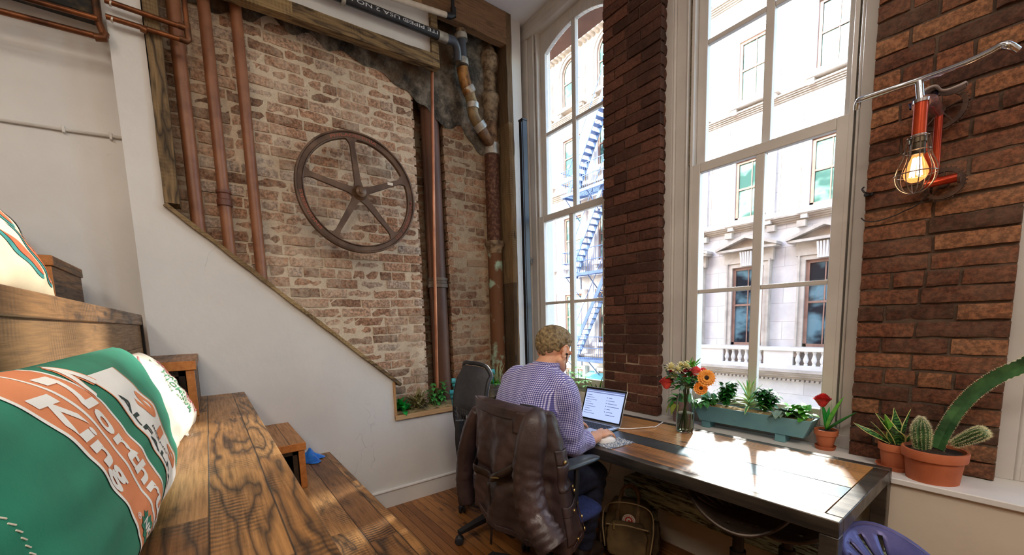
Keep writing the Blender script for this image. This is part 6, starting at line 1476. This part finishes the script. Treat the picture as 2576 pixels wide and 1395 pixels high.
def cut(me):                                    # trim below the hairline so the hair ends on the skin
    bm = bmesh.new(); bm.from_mesh(me); iv = HR.transposed(); kill = []
    for f in bm.faces:
        p = iv @ (f.calc_center_median()-HC); hl = -.058 if p.y < -.05 else (-.012 if p.y < .03 else .052)
        if p.y > -.05 and p.y <= .0: hl = -.058+(p.y+.05)*1.0
        if p.z < hl or (abs(p.x) > .066 and -.022 < p.y < .018 and p.z < .012): kill.append(f)
    bmesh.ops.delete(bm, geom=kill, context='FACES'); bm.to_mesh(me); bm.free()
fuse('hair', hm, mat('#5c4a30', '#a08a60', .6, scale=60, lo=.36, hi=.68, bump=.5, bscale=300), .0032, 2, body, cut)
# checked shirt with rolled sleeves
s = MB(); loft(s, [(c, rx+.006, ry+.008) for c, rx, ry in TORSO])
CUFR = ELR+(WRR-ELR)*.52; CUFL = ELL+(WRL-ELL)*.62
limb(s, [SHR+Vector((-.05, -.01, .012)), SHR+Vector((.012, 0, -.03)), (SHR+ELR)/2+Vector((.010, 0, 0)), ELR+Vector((.006, -.006, 0))], [.075, .072, .062, .056])
limb(s, [ELR+Vector((.006, -.006, 0)), ELR+(CUFR-ELR)*.5, CUFR], [.056, .055, .047]); s.tube([CUFR-(WRR-ELR).normalized()*.035, CUFR+(WRR-ELR).normalized()*.012], [.053, .051], 20)
limb(s, [SHL+Vector((.05, -.01, .012)), SHL+Vector((-.012, 0, -.03)), (SHL+ELL)/2, ELL], [.075, .072, .060, .054])
limb(s, [ELL, ELL+(CUFL-ELL)*.5, CUFL], [.054, .053, .046]); s.tube([CUFL-(WRL-ELL).normalized()*.035, CUFL+(WRL-ELL).normalized()*.012], [.052, .050], 20)
BON = [('t', Vector((MX, 1.20, .5)), Vector((MX+.01, 1.27, 1.1)), .17), ('a', SHR+Vector((.01, 0, -.03)), ELR, .066), ('a', ELR, CUFR, .055), ('a', SHL+Vector((-.01, 0, -.03)), ELL, .066), ('a', ELL, CUFL, .055)]
def check_uv(me):
    n = len(me.vertices); co = np.empty(n*3); me.vertices.foreach_get('co', co); co = co.reshape(-1, 3); nr = np.empty(n*3); me.vertices.foreach_get('normal', nr); nr = nr.reshape(-1, 3)
    best = np.full(n, 1e9); uv = np.zeros((n, 3))
    for k, A, B_, r in BON:
        A = np.array(A); B_ = np.array(B_); ax = B_-A; L = np.linalg.norm(ax); ax /= L; d = co-A; tt = d@ax; tc = np.clip(tt, 0, L); q = d-np.outer(tc, ax); dist = np.linalg.norm(q, axis=1)/r
        if k == 't': dist = np.linalg.norm(q*np.array([1, 1.45, 1]), axis=1)/r*.92
        e1 = np.cross(ax, [0, 0, 1.0] if abs(ax[2]) < .9 else [0, 1.0, 0]); e1 /= np.linalg.norm(e1); e2 = np.cross(ax, e1); ang = np.arctan2(q@e1, q@e2)
        sel = dist < best; best[sel] = dist[sel]
        uu = co[:, 0] if k == 't' else ang*r; u2 = np.stack([uu, tt, np.zeros(n)], 1); uv[sel] = u2[sel]
    # creases pulled across the back and round the elbows
    dis = np.array([.0042*nz(c[0]*9, c[1]*9, c[2]*13)+.0030*nz(c[0]*26+c[2]*20, c[1]*14, c[2]*7)+.0028*sin(c[2]*85+6*nz(c[0]*7, c[1]*7, 1))*max(0, 1-((c[2]-.80)/.10)**2)*(1 if c[0] > 1.60 or c[0] < 1.24 else .35) for c in co])
    me.vertices.foreach_set('co', (co+nr*dis[:, None]).ravel())
    a = me.attributes.new('cloth_uv', 'FLOAT_VECTOR', 'POINT'); a.data.foreach_set('vector', uv.ravel())
t = NT('gingham'); a = t.n('Attribute', attribute_name='cloth_uv'); sx = t.n('SeparateXYZ', {0: a.outputs['Vector']}); PT = .0086
def stripe(o): return t.math('GREATER_THAN', t.math('FRACT', t.math('DIVIDE', t.math('ADD', o, 5.0), PT)), .5)
sm = t.math('MULTIPLY', t.math('ADD', stripe(sx.outputs[0]), stripe(sx.outputs[1])), .5)
M_SHIRT = t.bsdf(Base_Color=t.ramp(sm, [(0.0, '#e2e1f4'), (.25, '#7572bb'), (.75, '#2b2869')], 'CONSTANT'), Roughness=.8, Sheen_Weight=.2)
shirt = fuse('shirt', s, M_SHIRT, .0065, 8, body, check_uv)
cm = MB(); cc = HC+Vector((-.014, -.055, -.120)); up_ = (HC+Vector((0, -.03, -.05))-Vector((MX+.024, 1.29, 1.12))).normalized()
cb = Vector((MX+.029, 1.302, 1.150))
def collar(u, v):
    an = PI*.5+ (u-.5)*2*PI*.90+PI; e = Vector((cos(an)*.074, sin(an)*.072, 0)); q = cb+e*(1+.10*(1-v)+.03*sin(PI*v))+up_*(.048*(1 if False else v)-.008)+Vector((0, .012*(1-abs(2*u-1)), -.012*abs(2*u-1)*1))
    return q
cuv = MB().grid(collar, 48, 8)
o = cuv.build('collar', M_SHIRT, shirt, solid=.004)
at_ = o.data.attributes.new('cloth_uv', 'FLOAT_VECTOR', 'POINT'); at_.data.foreach_set('vector', [q for j in range(9) for i in range(49) for q in (i/48*.42, j/8*.05, 0)])
# trousers, shoes
tr_ = MB(); tr_.ell((MX, 1.185, .56), (.178, .130, .085), nu=20, nv=14)
for i in (0, 1):
    limb(tr_, [HIP[i], (HIP[i]+KN[i])/2, KN[i]], [.098, .086, .070]); limb(tr_, [KN[i], KN[i]+(AN[i]-KN[i])*.35, AN[i]+Vector((0, 0, .02))], [.069, .066, .056])
def cr(me):
    n = len(me.vertices); co = np.empty(n*3); me.vertices.foreach_get('co', co); co = co.reshape(-1, 3); nr = np.empty(n*3); me.vertices.foreach_get('normal', nr); nr = nr.reshape(-1, 3)
    d = np.array([.004*nz(c[0]*14, c[1]*14, c[2]*10)+.003*sin(c[2]*90+5*nz(c[0]*6, c[1]*6, 2)) for c in co]); me.vertices.foreach_set('co', (co+nr*d[:, None]).ravel())
fuse('trousers', tr_, mat('#151a2e', '#232a45', .8, scale=60, bump=.15), .008, 6, body, cr)
for i in (0, 1):
    A = AN[i]; m = MB(); m.ell(A+Vector((0, .065, -.060)), (.046, .125, .036), nu=18, nv=12); m.ell(A+Vector((0, -.015, -.045)), (.042, .050, .052), nu=16, nv=12); m.ell(A+Vector((0, .0, -.005)), (.045, .05, .05), nu=14, nv=10)
    sh = fuse('shoe', m, mat('#241a16', '#3a2a22', .45, scale=20), .006, 4, body)
    MB().prism([(A.x+cos(q)*.040*(1 if sin(q) < 0 else .95), A.y+.055+sin(q)*.120) for q in [2*PI*k/28 for k in range(28)]], lambda x, y, d: (x, y, d), .001, .022).build('sole', mat('#3a3431', rough=.7), sh)
# earphone
t = thing('earphone', 'black earphone with its cord hanging from the right ear of the man', 'earphone', hp(.088, .006, -.02))
MB().ell(hp(.087, .008, -.020), (.007, .006, .006), nu=10, nv=8).tube([hp(.087, .010, -.022), hp(.088, .013, -.040)], .0028, 8).build('bud', M_BLK, t)
MB().tube(spline([hp(.088, .013, -.040), hp(.084, .03, -.09), HC+Vector((.075, .03, -.15)), HC+Vector((.045, .06, -.25)), HC+Vector((.03, .05, -.36))], 8), .0013, 6).build('cord', M_BLK, t)

# ------------------------------------------------------------------ the leather jacket over the chair back
J = thing('jacket', 'dark brown waxed leather jacket hung over the back of the chair', 'jacket', (1.48, 1.02, .45))
t = NT('brown_leather'); P = t.coord(); n1 = t.noise(P, 5, 6, .6); cr_ = t.n('TexVoronoi', {'Vector': P, 'Scale': 130.0}, feature='DISTANCE_TO_EDGE').outputs[0]
M_LEA = t.bsdf(Base_Color=t.ramp(n1, [(.3, '#2a1f1f'), (.7, '#4b3938')]), Roughness=t.ramp(t.noise(P, 9, 4), [(.3, .30), (.7, .48)]), Normal=t.bump(t.math('ADD', t.math('MULTIPLY', cr_, .5), t.noise(P, 60, 5)), .25, .004))
XS = {0.0: [(1.330, 1.125), (1.262, 1.095), (1.238, 1.055), (1.285, 1.018), (1.38, 1.003), (1.49, .998), (1.60, 1.000), (1.695, 1.012), (1.752, 1.055), (1.738, 1.105), (1.665, 1.135)],
      .35: [(1.345, 1.17), (1.262, 1.135), (1.228, 1.07), (1.275, 1.010), (1.375, .990), (1.49, .980), (1.61, .985), (1.715, 1.005), (1.785, 1.065), (1.775, 1.145), (1.690, 1.19)],
      1.0: [(1.350, 1.20), (1.270, 1.16), (1.225, 1.085), (1.265, 1.015), (1.365, .985), (1.49, .965), (1.62, .975), (1.735, 1.005), (1.815, 1.085), (1.815, 1.185), (1.735, 1.25)]}
CV = {k: spline([(x, y, 0) for x, y in v], 8) for k, v in XS.items()}
def JS(u, v, off=0.0):
    k = np.array([0.0, .35, 1.0]); n = len(CV[0.0])-1; f = u*n; i = min(n-1, int(f)); fr = f-i
    q = [CV[a][i].lerp(CV[a][i+1], fr) for a in k]
    p = q[0].lerp(q[1], v/.35) if v < .35 else q[1].lerp(q[2], (v-.35)/.65)
    tn = (CV[.35][min(n, i+1)]-CV[.35][i]); nr = Vector((tn.y, -tn.x, 0)).normalized()
    top = 1.012-.030*abs(2*u-1)**3-.02*(u > .9)*(u-.9)*10+.008*sin(u*9); hem = .47-.035*u+.012*sin(u*22)
    z = top+(hem-top)*v
    fold = .012*sin(u*38+3*nz(u*4, v*1.5, 1)+v*1.2)*min(1, v*2.2)*(.5+.8*v)+.012*nz(u*9, v*4, 5)*min(1, v*3)+.005*nz(u*22, v*14, 8)
    belt = -.016*math.exp(-((v-.50-.10*sin(PI*min(1, max(0, (u-.15)/.6))))/.05)**2)
    return Vector((p.x, p.y, z))+nr*(fold*1.0+belt+off)
m = MB().grid(JS, 120, 64)
m.grid(lambda u, v: JS(u, 0)+Vector((0, .0, .010*sin(PI*v*.5)))+(Vector((1.49+(u-.5)*.40, 1.062, 1.004))-JS(u, 0))*v, 120, 6)
m.build('jacket_body', M_LEA, J, solid=.004)
def sleeve(px, y, rads, wr, name, flat=1.0):
    pts = [at(a, b_, 1, yy) for (a, b_), yy in zip(px, y)]; S = spline(pts, 10); n = len(S); rr = []
    for i in range(n):
        f = i/(n-1); r = float(np.interp(f*(len(rads)-1), range(len(rads)), rads)); rr.append(r)
    m = MB(); m.tube(S, rr, 26, flat=flat); nv = len(m.v)
    for q in range(nv):
        i = q//26; f = i/(n-1); c = S[i]; p = Vector(m.v[q]); d = (p-c); a = (q % 26)/26*2*PI
        w_ = wr*max(0, min(1, (f-.25)/.25))
        k = 1+w_*(.05*sin(f*88+3.5*sin(a+1)+9*nz(f*4, cos(a)*1.2, sin(a)*1.2))+.10*nz(cos(a)*2.2, sin(a)*2.2, f*15)+.03*nz(cos(a)*3, sin(a)*3, f*26))+.06*nz(cos(a)*1.5, sin(a)*1.5, f*5+wr)
        m.v[q] = tuple(c+d*k)
    return m.build(name, M_LEA, J, ang=180)
sleeve([(1356, 1036), (1346, 1060), (1336, 1110), (1328, 1170), (1330, 1230), (1343, 1290), (1368, 1340), (1392, 1378)], [1.05, 1.008, .988, .972, .965, .965, .97, .98], [.026, .052, .062, .060, .060, .062, .064, .060], 1.0, 'sleeve')
sleeve([(1203, 1030), (1186, 1080), (1175, 1140), (1170, 1200), (1174, 1262)], [1.05, 1.05, 1.05, 1.055, 1.06], [.032, .046, .050, .050, .046], .6, 'sleeve')
def patch(name, u0, u1, v0, v1, off=.008, m=M_LEA): return MB().grid(lambda a, b_: JS(u0+(u1-u0)*a, v0+(v1-v0)*b_, off), 12, 10).build(name, m, J, solid=.004)
patch('pocket_flap', .80, .90, .26, .36); patch('pocket', .80, .895, .36, .56, .006); patch('pocket_flap', .80, .92, .66, .73); patch('pocket', .80, .91, .72, .93, .006)
patch('yoke', .60, .76, .0, .17, .006); patch('storm_flap', .955, .995, .05, .98, .010); patch('hem_band', .02, .99, .95, .995, .005); patch('collar', .24, .76, -.01, .07, .005)
bl = [JS(u, .42+.20*sin(PI*min(1, (u-.12)/.5))**1.0, .020-.0*u) for u in [.12+.50*i/24 for i in range(25)]]
m = MB().tube(bl, .017, 10, flat=1.0); m.v = [tuple(Vector(p)) for p in m.v]
sb = MB().grid(lambda u, v: (lambda q: bl[min(24, int(u*24+.5))]+Vector((0, -.004*sin(PI*v), -.019+.038*v)))(0), 24, 4); sb.build('belt', mat('#15100f', '#2b1e1b', .35, scale=20), J, solid=.005)
q = bl[20]; MB().tube([q+Vector((-.03, -.008, -.012)), q+Vector((.03, -.010, .004))], .0035, 8).build('belt_buckle', mat('#b39a62', rough=.3, metal=.9), J)
q = bl[17]; MB().grid(lambda a, b_: q+Vector((-.012+.016*a, -.012+.01*sin(3*b_), -.02-.30*b_)), 2, 12).build('belt_end', mat('#15100f', '#2b1e1b', .35, scale=20), J, solid=.003)
M_BRASS = mat('#a8874a', '#d8bf86', .28, .9, scale=30)
for u, v in ((.835, .34), (.86, .715), (.905, .60), (.965, .60), (.965, .74), (.965, .86), (.93, .93), (.965, .45), (.64, .72), (.86, .93)):
    p = JS(u, v, .016); e = .01; nr = (JS(u+e, v)-JS(u-e, v)).cross(Vector((0, 0, 1))).normalized(); rq = nr.to_track_quat('Z', 'Y').to_matrix()
    MB().lathe(p-nr*.004, [(0, 0), (.0085, 0), (.0085, .004), (.006, .006), (0, .0065)], 16, rot=rq).build('brass_snap', M_BRASS, J)
# ------------------------------------------------------------------ light, sky, camera
w = bpy.data.worlds.new('sky'); sc.world = w; w.use_nodes = True; nt = w.node_tree; nt.nodes.clear()
sk = nt.nodes.new('ShaderNodeTexSky'); sk.sky_type = 'NISHITA'; sk.sun_disc = False; sk.sun_elevation = math.radians(34); sk.sun_rotation = math.radians(200)
bg = nt.nodes.new('ShaderNodeBackground'); bg.inputs[1].default_value = 1.15
ow = nt.nodes.new('ShaderNodeOutputWorld'); nt.links.new(sk.outputs[0], bg.inputs[0]); nt.links.new(bg.outputs[0], ow.inputs[0])
def lamp(name, typ, loc, energy, color=(1, 1, 1), rot=(0, 0, 0), **k):
    l = bpy.data.lights.new(name, typ); l.energy = energy; l.color = color
    for a, b in k.items(): setattr(l, a, b)
    o = bpy.data.objects.new(name, l); COL.objects.link(o); o.location = loc; o.rotation_euler = rot; return o
s = lamp('sun', 'SUN', (0, -5, 20), 12.0, (1.0, .95, .88), angle=.009)
d = Vector((.25, 1, -.62)).normalized(); s.rotation_euler = d.to_track_quat('-Z', 'Y').to_euler()
for x in (.51, 1.93, 3.40):
    o = lamp('window_portal', 'AREA', (x, 2.66, 2.3), 1, shape='RECTANGLE', size=.84, size_y=3.1, rot=(-PI/2, 0, 0)); o.data.cycles.is_portal = True
lamp('added_low_fill', 'AREA', (5.0, -1.1, 1.3), 125, (1.0, .93, .84), rot=(math.radians(80), 0, math.radians(40)), shape='DISK', size=.9)  # added fill light out of view, brightens the space under the table
for i, (x, y, e) in enumerate(((3.0, -1.8, 45), (4.8, -.4, 75), (2.6, .9, 10))):
    lamp('added_ceiling_fill', 'AREA', (x, y, ZC-.03), e, (1.0, .90, .78), shape='RECTANGLE', size=1.6, size_y=.8)  # added overhead fill for the room, not known fixtures
g = lamp('added_table_glare', 'AREA', (-2.92, 13.86, 8.75), 5200, (1.0, .98, .95), shape='RECTANGLE', size=.82, size_y=1.6)   # added area light standing in for window-reflected sun, whitens the table
g.rotation_euler = (-PI/2, 0, 0)
cam = bpy.data.cameras.new('camera'); co = bpy.data.objects.new('camera', cam); COL.objects.link(co); sc.camera = co
cam.sensor_fit = 'HORIZONTAL'; cam.sensor_width = 36; cam.lens = FPX/2576*36; cam.clip_start = .02; cam.clip_end = 300
cam.shift_x = 0.0; cam.shift_y = (PPY-1395/2)/2576
M = Matrix(((RT[0], UP[0], -FW[0], CAM[0]), (RT[1], UP[1], -FW[1], CAM[1]), (RT[2], UP[2], -FW[2], CAM[2]), (0, 0, 0, 1)))
co.matrix_world = M
sc.view_settings.view_transform = 'Standard'; sc.view_settings.look = 'None'; sc.view_settings.gamma = 1; sc.view_settings.exposure = 0.30
sc.view_settings.use_curve_mapping = False
cy = sc.cycles
cy.use_denoising = True; cy.max_bounces = 8; cy.diffuse_bounces = 4; cy.glossy_bounces = 4; cy.transmission_bounces = 6; cy.transparent_max_bounces = 12
cy.sample_clamp_indirect = 6; cy.caustics_reflective = False; cy.caustics_refractive = False; cy.use_adaptive_sampling = True; cy.adaptive_threshold = .03
